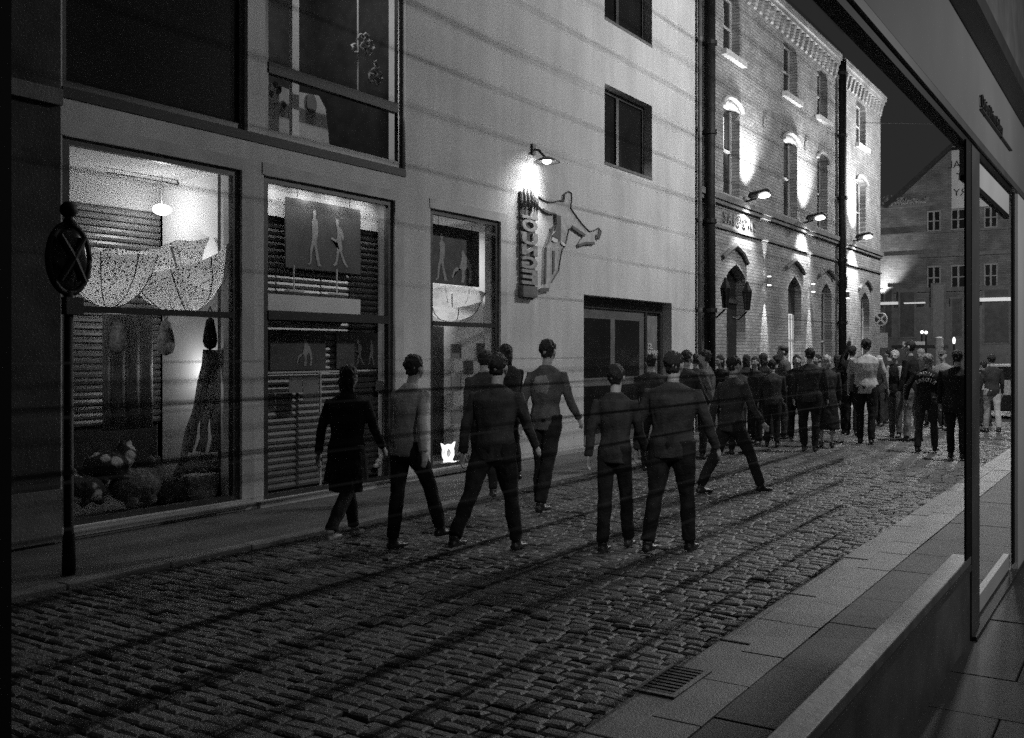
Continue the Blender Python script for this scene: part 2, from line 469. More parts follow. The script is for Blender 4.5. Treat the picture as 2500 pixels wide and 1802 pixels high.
for i in range(n):
    yy = gy0 + .03 + (gy1 - gy0 - .06) * (i + .25) / n
    mb.box(XN0 - .005, XN1 - .03, yy, yy + (gy1-gy0)/n*.45, 0.030, 0.040)
mb.build('bars', M['iron'], gr)
MB().box(XN0 - .025, XN1 - .005, gy0 + .005, gy1 - .005, 0.0305, 0.0325).build('pit_shade', M['black'], gr)  # flat black sheet painted in for the dark hollow under the bars

# ------------------------------------------------------------------ white rendered building
Y152, Y605, Y648, Y990 = FY(152), FY(605), FY(648), FY(990)
YB0, YB1 = -6.0, FY(1697)
ZW, ZTR, ZU = 3.63, 2.10, 4.06
wb = thing('white_building', (XF, 12.0, 0), 'pale rendered building with lit shop windows at street level', 'building')
w1 = (Y152, FY(590)); w2 = (FY(644), FY(964)); w3 = (FY(1051), FY(1222)); dr = (FY(1425), FY(1640)); sw = (FY(1476), FY(1592))
holes = [rect(w1[0], w1[1], 0.14, ZW), rect(w2[0], w2[1], 0.09, ZW), rect(w3[0], w3[1], 0.13, ZW), rect(dr[0], dr[1], 0.05, 2.68),
         rect(sw[0], sw[1], 5.0, 6.43), rect(sw[0], sw[1], 7.55, 9.0), rect(Y152, Y605, ZU, 7.6), rect(Y648, Y990, ZU, 7.6)]
curve_wall('wall', rect(YB0, YB1, -0.05, 11.5), holes, XF, 0.28, M['render'], wb)
MB().box(XF - 9, XF - 0.3, YB0, YB1, 11.3, 11.5).build('roof', M['roofslate'], wb)
MB().box(XF - 9, XF - 8.8, YB0, YB1, 0, 11.3).box(XF-8.8, XF-.28, YB0, YB0+.2, 0, 11.3).box(XF-8.8, XF-.28, YB1-.2, YB1, 0, 11.3).build('back_wall', M['darkroom'], wb)
def frame_ring(y0, y1, z0, z1, t, X, d=0.06, tt=None, tb=None):
    tt = tt or t; tb = tb or t
    return MB().box(X - d, X, y0, y0 + t, z0, z1).box(X - d, X, y1 - t, y1, z0, z1).box(X - d, X, y0 + t, y1 - t, z1 - tt, z1).box(X - d, X, y0 + t, y1 - t, z0, z0 + tb)
for (a, b_), zb in ((w1, 0.14), (w2, 0.09), (w3, 0.13)):
    f = frame_ring(a, b_, zb, ZW, 0.09, XF - 0.03, 0.07, 0.07, 0.05).build('window', M['darkframe'], wb)
    MB().box(XF - .12, XF - .02, a + .09, b_ - .09, ZTR - 0.04, ZTR + 0.02 if a != w2[0] else ZTR + 0.06).build('transom', M['black'], f)
    MB().box(XF - .07, XF - .065, a + .09, b_ - .09, zb + .05, ZW - .07).build('pane', M['clear'], f)
    MB().box(XF + .001, XF + .008, a - .02, b_ + .17, ZW + .0, ZW + .13).box(XF + .001, XF + .008, b_, b_ + .17, zb, ZW).build('surround', M['surround'], f)
    MB().box(XF - .02, XF + .06, a - .1, b_ + .1, zb - .08, zb - .002).build('sill', M['surround'], f)
nb = thing('added_dark_front', (XF, 0, 0), 'added dark front imitating unlit wall left of first shop window', 'building')  # added front: its dark colour imitates the wall's fading light
mb = MB().box(XF - .2, XF + .05, -6.2, FY(140), .05, 11.4)
mb.build('wall', M['shadestone'], nb)
MB().box(XF + .052, XF + .09, -6.2, FY(138), .05, .5).build('plinth', M['darkstone'], nb)
MB().box(XF + .052, XF + .10, -6.2, FY(138), ZU - .2, ZU - .06).build('string_course', M['darkstone'], nb)
# upper windows: dark glass
f = frame_ring(Y152, Y605, ZU, 7.6, 0.07, XF - 0.05).build('window', M['darkframe'], wb)
MB().box(XF - .1, XF - .09, Y152 + .07, Y605 - .07, ZU + .07, 7.53).build('pane', M['darkglass'], f)
MB().box(XF - .05, XF + .012, Y152 - .0, Y990, ZU - .10, ZU - .002).build('sill', M['black'], f)
f = frame_ring(Y648, Y990, ZU, 7.6, 0.09, XF - 0.05).build('window', M['darkframe'], wb)
zt_ = FZ(648, 150)
MB().box(XF - .13, XF - .04, Y648 + .09, Y990 - .09, zt_ - .09, zt_ + .03).build('transom', M['black'], f)
ym = FY(782); MB().box(XF - .45, XF - .40, ym - .05, ym + .06, ZU, 7.5).build('mullion', M['pale'], f)
MB().box(XF - .09, XF - .085, Y648 + .09, Y990 - .09, ZU + .09, 7.5).build('pane', M['clear'], f)
# room behind it
MB().box(XF - 1.9, XF - 1.85, Y648 - .3, Y990 + .3, ZU - .1, 7.7).box(XF - 1.85, XF - .3, Y648 - .3, Y990 + .3, ZU - .15, ZU - .05).box(XF-1.85, XF-.3, Y990+.25, Y990+.3, ZU-.05, 7.7).build('upper_room', M['darkroom'], wb)
# pale garment display and flower wreath in the upper window
o = MB()
dy0, dy1 = FY(650), FY(880); dz0 = ZU
o.prism([(dy0, dz0), (FY(892), dz0), (FY(878), FZ(878, 250)), (FY(862), FZ(862, 218)), (FY(800), FZ(800, 205)), (FY(712), FZ(712, 172)), (dy0, FZ(650, 188))], XF - .62, XF - .56)
dis = thing('garment_display', (XF - .6, dy0, dz0), 'large pale cut-out panel leaning inside the upstairs window', 'display')
o.build('panel', M['surround'], dis)
mb = MB(); c = (FY(842), FZ(842, 238))
mb.prism([(c[0] + .09 * math.cos(t * .5236), c[1] + .12 * math.sin(t * .5236)) for t in range(12)], XF - .555, XF - .54).build('dot', M['board'], dis)
random.seed(3); mb = MB()
for i in range(9):
    yy, zz = FY(random.uniform(690, 810)), FZ(750, random.uniform(185, 240))
    mb.prism([(yy + random.uniform(.02,.05) * math.cos(t), zz + random.uniform(.02,.06) * math.sin(t)) for t in (0, .9, 1.9, 2.8, 3.8, 5)], XF - .555, XF - .545)
mb.build('pattern', M['board'], dis)
wr = thing('flower_wreath', (XF - .45, FY(890), FZ(890, 120)), 'pale wreath of ring flowers hanging behind the upstairs window', 'wreath')
random.seed(5); mb = MB()
for (cu_, cv) in ((880, 95), (895, 92), (905, 110), (885, 115), (868, 118), (900, 125), (918, 160), (912, 178), (925, 185), (920, 198), (905, 190), (890, 105)):
    yy, zz = FY(cu_, XF - .45), FZ(cu_, cv, XF - .45)
    ring = [Vector((XF - .45 + random.uniform(-.03, .03), yy + .055 * math.cos(t * math.pi / 5), zz + .055 * math.sin(t * math.pi / 5))) for t in range(11)]
    mb.tube(ring, 0.014, 6)
mb.build('flowers', M['surround'], wr, smooth=True)
MB().tube([(XF - .45, FY(940), ZU + .9), (XF - .45, FY(940), 7.5)], .012, 6).build('cord', M['surround'], wr)
# small windows up the wall and the doorway
for z0, z1 in ((5.0, 6.43), (7.55, 9.0)):
    f = frame_ring(sw[0], sw[1], z0, z1, .08, XF - .17, .05).build('window', M['darkframe'], wb)
    MB().box(XF - .215, XF - .165, (sw[0]*.58+sw[1]*.42) - .05, (sw[0]*.58+sw[1]*.42) + .05, z0 + .08, z1 - .08).build('mullion', M['darkframe'], f)
    MB().box(XF - .21, XF - .2, sw[0] + .08, sw[1] - .08, z0 + .08, z1 - .08).build('pane', M['darkglass'], f)
    MB().box(XF - .16, XF + .01, sw[0] + .003, sw[1] - .003, z0 + .001, z0 + .05).build('sill', M['darkstone'], f)
f = frame_ring(dr[0], dr[1], .05, 2.68, .10, XF - .20, .06, .2, .02).build('door_frame', M['darkframe'], wb)
ydm = FY(1578, XF - .2)
MB().box(XF - .25, XF - .23, dr[0] + .1, ydm - .04, .07, 2.48).build('door', M['metal'], f)
mb = MB()
for a, b_, c0, c1 in ((.12, .48, 1.25, 2.3), (.55, .92, 1.25, 2.3), (.12, .92, .25, 1.1)):
    wd = ydm - .04 - dr[0] - .1; mb.box(XF - .228, XF - .224, dr[0] + .1 + wd * a, dr[0] + .1 + wd * b_, c0, c1)
mb.build('door_glass', M['darkglass'], f)
MB().box(XF - .25, XF - .2, ydm - .04, ydm + .04, .07, 2.48).build('door_post', M['darkframe'], f)
MB().box(XF - .3, XF - .27, ydm + .04, dr[1] - .1, .07, 2.48).build('side_light', M['grey'], f)
for q, (tx, vv) in enumerate((('TEL', 846), ('NUMBER', 862))):
    text('door_notice', tx, .15, basis((XF - .262, FY(1581, XF - .26), FZ(1590, vv + 6, XF - .26)), (0, 1, 0), (0, 0, 1)), M['whitepaint'], wb, .002)

# ------------------------------------------------------------------ shop window rooms
def room(a, b_, depth, zf, back, side=None):
    side = side or M['pale']
    x1 = XF - .285; x0 = x1 - depth
    MB().box(x0 - .05, x1, a - .25, a - .2, zf, 3.9).build('side_wall', side, wb)
    MB().box(x0 - .05, x1, b_ + .15, b_ + .2, zf, 3.9).build('side_wall', side, wb)
    MB().box(x0 - .05, x1, a - .2, b_ + .15, 3.66, 3.72).build('ceiling', M['pale'], wb)
    MB().box(x0 - .05, x1, a - .2, b_ + .15, zf - .05, zf).build('display_floor', M['grey'], wb)
    MB().box(x0 - .1, x0 - .05, a - .25, b_ + .2, zf, 3.9).build('back_panel', back, wb)
    return x0
def shutter(a, b_, z0, z1, X):
    mb = MB(); z = z0; h = 0.075
    while z < z1:
        mb.prism([(X, z), (X + .012, z + .008), (X + .020, z + .035), (X + .012, z + .062), (X, z + .07)], a, b_, 'Y'); z += h
    mb.build('roller_shutter', M['shutter'], wb)
x0 = room(w1[0], w1[1], 1.25, .12, M['darkroom']); shutter(w1[0] - .2, FY(455, x0), .9, 3.30, x0 + .0)
MB().box(x0 - .04, x0 + .06, w1[0] - .2, FY(455, x0), 3.30, 3.66).build('shutter_box', M['pale'], wb)
MB().box(x0 - .04, x0 + .05, FY(455, x0), w1[1] + .15, .12, 3.66).build('pier', M['pale'], wb)
x2 = room(w2[0], w2[1], .06, .08, M['darkroom']); shutter(w2[0] - .2, w2[1] + .15, .12, 3.25, x2)
MB().box(x2 - .04, x2 + .06, w2[0] - .2, w2[1] + .15, 3.25, 3.66).build('shutter_box', M['pale'], wb)
x3 = room(w3[0], w3[1], .9, .12, M['pale'])
MB().box(x3 - .04, x3 + .03, w3[0] - .2, FY(1096, x3), .12, 2.1).build('dark_panel', M['board'], wb)
mb = MB()
for i, (u_, v_) in enumerate(((1100, 840), (1162, 838), (1130, 880), (1100, 920), (1135, 962), (1100, 1000), (1163, 920), (1163, 1000), (1133, 1042))):
    xt_ = XF - .42 + .003 * i; yy, zz = pl(u_, v_, xt_); mb.box(xt_, xt_ + .02, yy, yy + .24, zz - .21, zz)
mb.build('chequer_tiles', M['grey'], wb)

# lit bulb in first window
bx = x0 + .45; by, bz = pl(395, 512, bx)
t = thing('display_lamp', (bx, by, 3.64), 'round glowing bulb hanging from ceiling of first shop window', 'lamp')
MB().tube([(bx, by, 3.65), (bx, by, bz + .05)], .006, 6).build('cord', M['whitepaint'], t)
MB().ball((bx, by, bz), (.08, .11, .06)).build('bulb', M['bulb'], t, smooth=True)
MB().tube([(bx - .12, by - .6, 3.6), (bx - .12, by + .6, 3.6)], .015, 6).build('track', M['whitepaint'], t)
lamp('POINT', 'bulb_light', (bx + .02, by, bz - .06), 1.5, size=.05, parent=t)
X = x0 + .55; yy, zz = pl(400, 690, X)
lamp('POINT', 'umbrella_fill', (XF - .72, *pl(462, 672, XF - .72)), 4.2, size=.05, parent=t)  # lamps added inside the bowls so the cloth glows through
lamp('POINT', 'umbrella_fill', (XF - .75, *pl(262, 672, XF - .75)), 3, size=.05, parent=t)
lamp('POINT', 'window_light', (XF - .22, w1[0] + .7, 1.9), 1.6, size=.08, parent=t)  # added fill without a fixture, lifts the plush toys
lamp('POINT', 'window_light', (XF - .80, w1[1] - .10, 1.5), 3.5, size=.08, parent=t)  # added fill without a fixture, lifts the pale side wall
lamp('POINT', 'window_light', (X, yy, zz), 1.6, size=.08, parent=t)
lamp('POINT', 'window_light', (X, FY(250, X), zz), 2.5, size=.08, parent=t)
yy = (w2[0] + w2[1]) / 2
for q in (-.75, -.25, .25, .75): lamp('AREA', 'window_light', (XF - .13, yy + q, 3.6), 2.2, (-.10, 0, -1), size=.1, parent=t)
lamp('AREA', 'window_light', (x3 + .45, (w3[0] + w3[1]) / 2, 3.6), 24, (-.2, 0, -1), size=.4, parent=t)
lamp('AREA', 'upper_light', (XF - .35, (Y648 + Y990) / 2, 7.3), 26, (0.1, 0, -1), size=.6, parent=t)

# umbrellas
def umbrella(u, v, X, rad, tilt, roll, mtl, label, depth=.36, handle=True):
    yy, zz = pl(u, v, X)
    t = thing('umbrella', (X, yy, zz), label, 'umbrella', 'umbrellas opened upside down in the windows')
    rot = Matrix.Rotation(R(tilt), 3, 'X') @ Matrix.Rotation(R(roll), 3, 'Y')
    o = Vector((X, yy, zz)); n = 8; rings = 7
    vs, fs = [], []
    for i in range(rings + 1):
        q = i / rings
        for k in range(n * 4):
            an = 2 * math.pi * k / (n * 4)
            sc = 1 - (.10 * q) * (math.sin(n * an / 2) ** 2)
            rr = rad * math.sin(q * 1.35) / math.sin(1.35) * sc
            hh = depth * (1 - math.cos(q * 1.35)) / (1 - math.cos(1.35)) * (1 - .04 * math.sin(n * an / 2) ** 2)
            vs.append(o + rot @ Vector((rr * math.cos(an), rr * math.sin(an), hh)))
    m_ = n * 4
    for i in range(rings):
        for k in range(m_):
            fs.append((i * m_ + k, i * m_ + (k + 1) % m_, (i + 1) * m_ + (k + 1) % m_, (i + 1) * m_ + k))
    MB().add(vs, fs).build('canopy', mtl, t, smooth=True)
    mb = MB()
    for k in range(n):
        an = 2 * math.pi * k / n
        mb.tube([o + rot @ Vector((rad * 1.01 * math.sin(q * 1.35) / math.sin(1.35) * math.cos(an), rad * 1.01 * math.sin(q * 1.35) / math.sin(1.35) * math.sin(an), depth * (1 - math.cos(q * 1.35)) / (1 - math.cos(1.35)) - .006)) for q in (0, .25, .5, .75, 1)], .006, 5)
    mb.build('ribs', M['darkframe'], t)
    mb = MB().tube([o + rot @ Vector((0, 0, -.06)), o + rot @ Vector((0, 0, .75 if handle else .4))], .012, 8)
    mb.build('shaft', M['whitepaint'], t)
    return t
umbrella(262, 750, XF - .75, .46, 3, 8, M['leopard'], 'leopard print umbrella opened upside down beside the oval street fitting', .58, False)
umbrella(462, 760, XF - .72, .57, 24, 6, M['leopard'], 'larger leopard print umbrella with pale shaft below glowing bulb', .66)
umbrella(1105, 778, XF - .60, .50, 20, 12, M['thinpale'], 'plain pale umbrella opened upside down in third shop window', .36, False)
# pear shaped furry bags
def bag(u, v, X, w, h, mtl, label):
    yy, zz = pl(u, v, X)
    t = thing('furry_bag', (X, yy, zz + h / 2), label, 'bag', 'furry bags hung in the first window')
    vs = [(X, yy, zz + h * (.5 - q)) for q in (0, .06, .25, .5, .75, .92, 1)]
    rr = [(w * .1, w * .1), (w * .26, w * .2), (w * .34, w * .26), (w * .46, w * .34), (w * .5, w * .38), (w * .36, w * .3), (w * .05, w * .05)]
    o = MB().tube(vs, rr, 16, flat=(0, 1, 0)).build('bag', mtl, t, smooth=True)
    tz = zz + h / 2
    MB().tube([(X, yy, tz - .01), (X, yy + .03, tz + .06), (X, yy, tz + .12), (X, yy - .03, tz + .06), (X, yy, tz - .01)], .008, 6).build('loop', mtl, t)
    return t
bag(405, 825, XF - .35, .20, .36, M['furpale'], 'pale furry pear-shaped bag hanging below the second umbrella')
bag(287, 822, XF - .6, .20, .34, M['fur'], 'dim grey furry bag hanging in front of the roller shutter')
bag(513, 815, XF - .35, .17, .34, M['clothblack'], 'black pear-shaped bag hanging above the long spotted scarf')
# scarf, small clutch
t = thing('spotted_scarf', (XF - .4, FY(505), 2.0), 'long leopard-spotted scarf hanging down to the plush toys', 'scarf')
mb = MB()
for (u0, u1, w_) in ((505, 432, .10), (513, 458, .11), (520, 490, .12), (528, 522, .11)):
    pts = []
    for i in range(9):
        q = i / 8; yy, zz = pl(u0 + (u1 - u0) * q ** 1.3, 855 + (1165 - 855) * q * (1 if u0 == 505 else .8), XF - .4)
        pts.append((XF - .4 + .02 * math.sin(i * 2), yy, zz))
    mb.tube(pts, [(w_ * (.5 + .1 * math.sin(i * 1.7)), .025) for i in range(9)], 10, flat=(0, 1, 0))
mb.build('scarf', M['leopardscarf'], t, smooth=True)
t = thing('sunglasses', (XF - .5, FY(555), 1.9), 'dark accessories pinned to pale side wall near black bag', 'accessory')
mb = MB()
for u_, v_, r1 in ((540, 832, .06), (560, 838, .05), (550, 850, .07), (545, 882, .055), (556, 930, .09), (545, 945, .07)):
    yy, zz = pl(u_, v_, x0 + .29); mb.ball((x0 + .29, yy, zz), (.02, r1, r1 * .6), 10, 6)
mb.build('pieces', M['clothblack'], t, smooth=True)
# grey cloth panels in window one
t = thing('hanging_cloth', (XF - .9, FY(320), 2.0), 'grey translucent cloth banner hanging before the slatted shutter', 'cloth')
a, b_ = FY(250, XF - .9), FY(372, XF - .9); mb = MB()
n = 24; vs = []
for i in range(n + 1):
    for zz in (FZ(300, 760, XF - .9), FZ(300, 1050, XF - .9)):
        vs.append((XF - .9 + .02 * math.sin(i * .9), a + (b_ - a) * i / n, zz))
o = MB().add(vs, [(2*i, 2*i+1, 2*i+3, 2*i+2) for i in range(n)]).build('cloth', M['grey'], t, smooth=True, fix=False)
md = o.modifiers.new('thick', 'SOLIDIFY'); md.thickness = .006
# plush pile
def blob(name, u, v, X, r, mtl, label, cat, parts, grp='plush toys on the window floor'):
    """a soft toy made of one lumpy body plus ears/feet"""
    yy, zz = pl(u, v, X)
    t = thing(name, (X, yy, .13), label, cat, grp)
    mb = MB()
    for (dx, dy, dz, rx, ry, rz) in parts:
        mb.ball((X + dx * r, yy + dy * r, max(zz + dz * r, .12 + rz * r * .8)), (rx * r, ry * r, rz * r), 16, 10)
    o = mb.build('body', mtl, t, smooth=True)
    rm = o.modifiers.new('r', 'REMESH'); rm.mode = 'VOXEL'; rm.voxel_size = .018; rm.use_smooth_shade = True
    tx = bpy.data.textures.get('lump') or bpy.data.textures.new('lump', 'CLOUDS'); tx.noise_scale = .05
    dm = o.modifiers.new('d', 'DISPLACE'); dm.texture = tx; dm.strength = .03
    return t
toy = [(0,0,0,1,1.2,.8), (.1,.9,.5,.6,.6,.55), (.1,1.1,1.0,.2,.2,.3), (.1,.75,1.0,.2,.2,.3), (.5,.4,-.6,.35,.3,.3), (.5,-.6,-.6,.35,.3,.3)]
blob('cow_plush', 262, 1140, XF - .55, .20, M['cow'], 'black and white cow-patterned plush toy on the pile', 'plush toy', toy)
blob('cow_plush', 205, 1195, XF - .5, .17, M['cow'], 'smaller black and white plush toy nearest the left frame', 'plush toy', [(a_, -b__, c, d_, e_, f_) for a_, b__, c, d_, e_, f_ in toy])
blob('dark_plush', 330, 1185, XF - .45, .22, M['fur'], 'dark shaggy plush toy in the middle of the pile', 'plush toy', toy)
blob('dark_plush', 405, 1190, XF - .6, .22, M['clothmid'], 'grey shaggy plush toy left of the pale basket', 'plush toy', [(a_, -b__, c, d_, e_, f_) for a_, b__, c, d_, e_, f_ in toy])
blob('dark_plush', 500, 1150, XF - .7, .26, M['fur'], 'mottled furry plush behind the pale basket', 'plush toy', toy)
bkx = XF - .4; yy, zz = pl(492, 1195, bkx)
t = thing('basket', (bkx, yy, .13), 'pale soft tub standing among the plush toys', 'basket')
MB().tube([(bkx, yy, .13), (bkx, yy, .2), (bkx, yy, .36), (bkx, yy, .40), (bkx, yy, .385)], [(.15, .12), (.18, .14), (.20, .15), (.205, .155), (.17, .12)], 20, flat=(0, 1, 0)).build('tub', M['furpale'], t, smooth=True)

# posters with pale walking figures
def figpoly(kind):
    # outlines in a 0..1 wide, 0..1 high box, walking human silhouettes
    if kind == 0:
        return [(.46,1),(.55,1),(.58,.93),(.54,.86),(.66,.80),(.68,.62),(.64,.48),(.62,.44),(.60,.56),(.60,.46),(.64,.30),(.78,.04),(.86,.0),(.66,.0),(.52,.28),(.48,.38),(.40,.26),(.34,.04),(.20,.0),(.16,.02),(.28,.05),(.30,.28),(.38,.46),(.40,.62),(.38,.78),(.46,.86),(.43,.93)]
    if kind == 1:
        return [(.34,1),(.44,.99),(.47,.92),(.43,.87),(.56,.82),(.66,.74),(.72,.60),(.64,.56),(.58,.66),(.60,.50),(.62,.42),(.62,.30),(.80,.10),(.92,.02),(.84,.0),(.66,.12),(.50,.34),(.44,.20),(.36,.03),(.22,.0),(.20,.03),(.30,.08),(.36,.28),(.40,.46),(.36,.56),(.12,.60),(.10,.56),(.34,.50),(.40,.66),(.36,.84),(.30,.92)]
    return [(.52,1),(.60,.98),(.62,.9),(.74,.8),(.86,.7),(.96,.5),(1,.3),(.96,.02),(.84,.0),(.88,.3),(.78,.5),(.62,.36),(.66,.2),(.6,.0),(.46,.0),(.5,.2),(.48,.4),(.24,.46),(.08,.36),(.0,.14),(.06,.1),(.16,.3),(.3,.36),(.44,.6),(.5,.8),(.46,.9)]
def poster(u0, u1, vt, vb, X, figs, label, hang=False, vt_at=None):
    a, zt2 = pl(u0, vt, X); zb2 = FZ(u0, vb, X); b2 = FY(u1, X)
    t = thing('poster_board', (X, a, zb2), label, 'poster', 'dark posters with pale figures')
    MB().box(X - .02, X, a, b2, zb2, zt2).build('board', M['board'], t)
    for (kd, fu, w_, fz0, fz1) in figs:
        mb = MB(); c = a + (b2 - a) * fu; hh = (zt2 - zb2)
        pts = [(c + (p - .5) * w_, zb2 + hh * (fz0 + (fz1 - fz0) * q)) for p, q in figpoly(kd)]
        mb.prism(pts, X + .001, X + .004)
        mb.build('figure', M['palefig'], t)
    if hang:
        mb = MB()
        for q in (.15, .85): yy2 = a + (b2 - a) * q; mb.tube([(X - .01, yy2, zt2), (X - .01, yy2, 3.64)], .004, 5)
        mb.build('hanging_wires', M['darkframe'], t)
    return t
poster(698, 880, 480, 652, XF - .22, [(0, .36, .34, .06, .88), (1, .70, .36, .08, .80)], 'dark poster with two pale walking figures in second window', True)
poster(1053, 1170, 545, 690, XF - .33, [(0, .20, .44, .05, .86), (2, .62, .50, .05, .62)], 'dark poster with a standing and a crouching figure in third window', True)
poster(660, 795, 806, 905, XF - .28, [(2, .6, .25, .1, .8)], 'dim dark print on shutter, left of the lower pair', False)
poster(822, 941, 812, 900, XF - .28, [(1, .45, .22, .1, .8), (0, .7, .2, .1, .8)], 'dim dark print on shutter, right of the lower pair', False)
# shelf with stand in window two
sx = XF - .17; a, zt2 = pl(650, 716, sx)
t = thing('shelf', (sx, a, zt2), 'white hanging shelf under the walking figures poster', 'shelf')
MB().box(sx - .09, sx + .0, a, FY(880, sx), FZ(650, 760, sx), zt2).build('board', M['pale'], t)
mb = MB(); 
for u_ in (725, 830): yy = FY(u_, sx); mb.tube([(sx - .05, yy, zt2), (sx - .05, yy, zt2 + .35)], .008, 6).box(sx - .08, sx, yy - .12, yy + .12, zt2 + .04, zt2 + .06)
mb.build('stand', M['pale'], t)
t = thing('rail', (sx, a, 1.5), 'thin white rail across the second shop window below the prints', 'rail')
z9 = FZ(660, 908, sx); MB().box(sx - .02, sx, a - .02, FY(918, sx), z9 - .02, z9).box(sx-.02, sx, FY(782, sx), FY(782, sx) + .02, .12, z9 - .02).box(sx-.02, sx, FY(940, sx), FY(940, sx) + .02, .12, 2.0).build('rail', M['surround'], t)
for i, (u0, u1, vt, vb, lb) in enumerate(((706, 738, 922, 960, 'small grey paper sheet taped left below the white rail'), (740, 778, 922, 980, 'larger grey paper sheet taped below the white rail'), (918, 935, 930, 955, 'small pale sheet taped near the right frame of second window'))):
    X = XF - .16; a, z1 = pl(u0, vt, X)
    tag(MB().box(X - .004, X, a, FY(u1, X), FZ(u0, vb, X), z1).build('paper_sheet', M['grey']), lb, 'paper', 'paper sheets in second window')
# small white ornaments
for i, (u_, v_, lb) in enumerate(((930, 945, 'small white ornament perched beside the grey shirted person'), (925, 1128, 'low white ornament on the floor of second window'))):
    X = XF - .2; yy, zz = pl(u_, v_, X)
    mb = MB().ball((X, yy, zz), (.04, .06, .05)).ball((X, yy + .04, zz + .06), (.03, .035, .035)).ball((X, yy - .05, zz - .04), (.03, .05, .03)).tube([(X, yy + .03, zz + .08), (X, yy + .02, zz + .12)], [.012, .004], 6).tube([(X, yy + .06, zz + .08), (X, yy + .07, zz + .12)], [.012, .004], 6)
    tag(mb.build('white_ornament', M['whitepaint'], smooth=True), lb, 'ornament', 'white ornaments in the windows')
# glowing eared clock
X = XF - .35; yy, zz = pl(1094, 1106, X)
t = thing('round_clock', (X, yy, zz - .15), 'glowing white round clock with two ears and feet in third window', 'clock')
ring = [Vector((X, yy + .095 * math.cos(k * math.pi / 10), zz + .095 * math.sin(k * math.pi / 10))) for k in range(21)]
mb = MB().tube(ring, .035, 10)
mb.prism([(yy - .07, zz + .10), (yy - .16, zz + .15), (yy - .12, zz + .05)], X - .015, X + .015).prism([(yy + .07, zz + .10), (yy + .16, zz + .15), (yy + .12, zz + .05)], X - .015, X + .015)
mb.ball((X, yy - .07, zz - .12), .03).ball((X, yy + .07, zz - .12), .03)
mb.build('case', M['pig'], t, smooth=True)
MB().ball((X, yy, zz), (.02, .062, .062)).build('face', M['grey'], t, smooth=True)
lamp('POINT', 'clock_glow', (X + .1, yy, zz), .8, size=.05, parent=t)

# ------------------------------------------------------------------ sign on the white wall: lamp, stacked letters, figure
XL = XF + .26
ly, lz = pl(1335, 395, XL)
t = thing('sign_lamp', (XF, ly, lz + .2), 'enamel swan-neck lamp glowing above the stacked letter sign', 'lamp')
MB().tube([(XF, ly + .02, lz + .22), (XF + .10, ly + .01, lz + .20), (XL - .03, ly, lz + .07)], .02, 8).box(XF, XF + .03, ly - .04, ly + .06, lz + .14, lz + .30).build('bracket', M['darkframe'], t)
mb = MB(); vs = []
pr = [(.02, .08), (.05, .075), (.12, .045), (.20, .0), (.205, -.01), (.19, -.005), (.11, .03), (.04, .055), (.01, .06)]
n = 20
for r1, z1 in pr:
    for k in range(n): an = 2 * math.pi * k / n; vs.append((XL + r1 * math.cos(an), ly + r1 * math.sin(an), lz + z1))
fs = [(i * n + k, i * n + (k + 1) % n, (i + 1) * n + (k + 1) % n, (i + 1) * n + k) for i in range(len(pr) - 1) for k in range(n)]
MB().add(vs, fs).build('shade', M['metal'], t, smooth=True)
MB().ball((XL, ly, lz + .01), (.07, .07, .045)).build('bulb', M['lens'], t, smooth=True)
lamp('SPOT', 'sign_light', (XL - .06, ly - .0, lz - .03), 200, (-1, -.35, -1.05), size=.2, angle=110, blend=.8, parent=t)
# letters
XLt = XF + .06
t = thing('letter_sign', (XF, FY(1290), FZ(1290, 730)), 'vertical stack of chunky three-dimensional letters fixed to the white wall', 'sign')
u0, u1 = 1274, 1312
def lz_(v): return FZ(1290, v, XLt)
rows = [('L', 500, 534), ('O', 534, 565), ('U', 567, 597), ('N', 597, 623), ('G', 625, 656), ('E', 657, 694)]
ya, yb = FY(u0, XLt), FY(u1, XLt)
for ch, va, vb in rows:
    hh = lz_(va) - lz_(vb)
    o = text('letter', ch, hh * 1.34, Matrix.Identity(4), M['letter'], None, .018, bold=.012)
    bb = [Vector(c_) for c_ in o.bound_box]; wx = max(c_.x for c_ in bb) - min(c_.x for c_ in bb); mn = min(c_.x for c_ in bb); mz = min(c_.y for c_ in bb); hy = max(c_.y for c_ in bb) - mz
    s1 = (yb - ya) / wx; s2 = hh * .97 / hy
    o.data.transform(basis((XLt - .03, ya, lz_(vb)), (0, 1, 0), (0, 0, 1)) @ Matrix.Translation((wx * s1, 0, 0)) @ Matrix.Diagonal((-s1, s2, 1, 1)) @ Matrix.Translation((-mn, -mz, .02)))
    o.parent = t; o.matrix_parent_inverse = Matrix.Translation(t.location).inverted()
MB().box(XF, XLt - .035, ya + .01, yb - .01, lz_(728), lz_(470)).build('back_board', M['metal'], t)
MB().box(XF, XLt + .04, ya - .02, yb - .06, lz_(726), lz_(699)).build('base_block', M['metal'], t)
# hand over the letters
mb = MB()
for k, (uu, va, vb) in enumerate(((1280, 463, 508), (1289, 461, 505), (1297, 452, 505), (1304, 458, 505), (1310, 463, 508))):
    y_ = FY(uu, XLt); mb.tube([(XLt, y_, lz_(vb)), (XLt + .01, y_, lz_((va + vb) / 2)), (XLt, y_, lz_(va))], [.032, .028, .018], 8)
mb.build('hand', M['letter'], t, smooth=True)
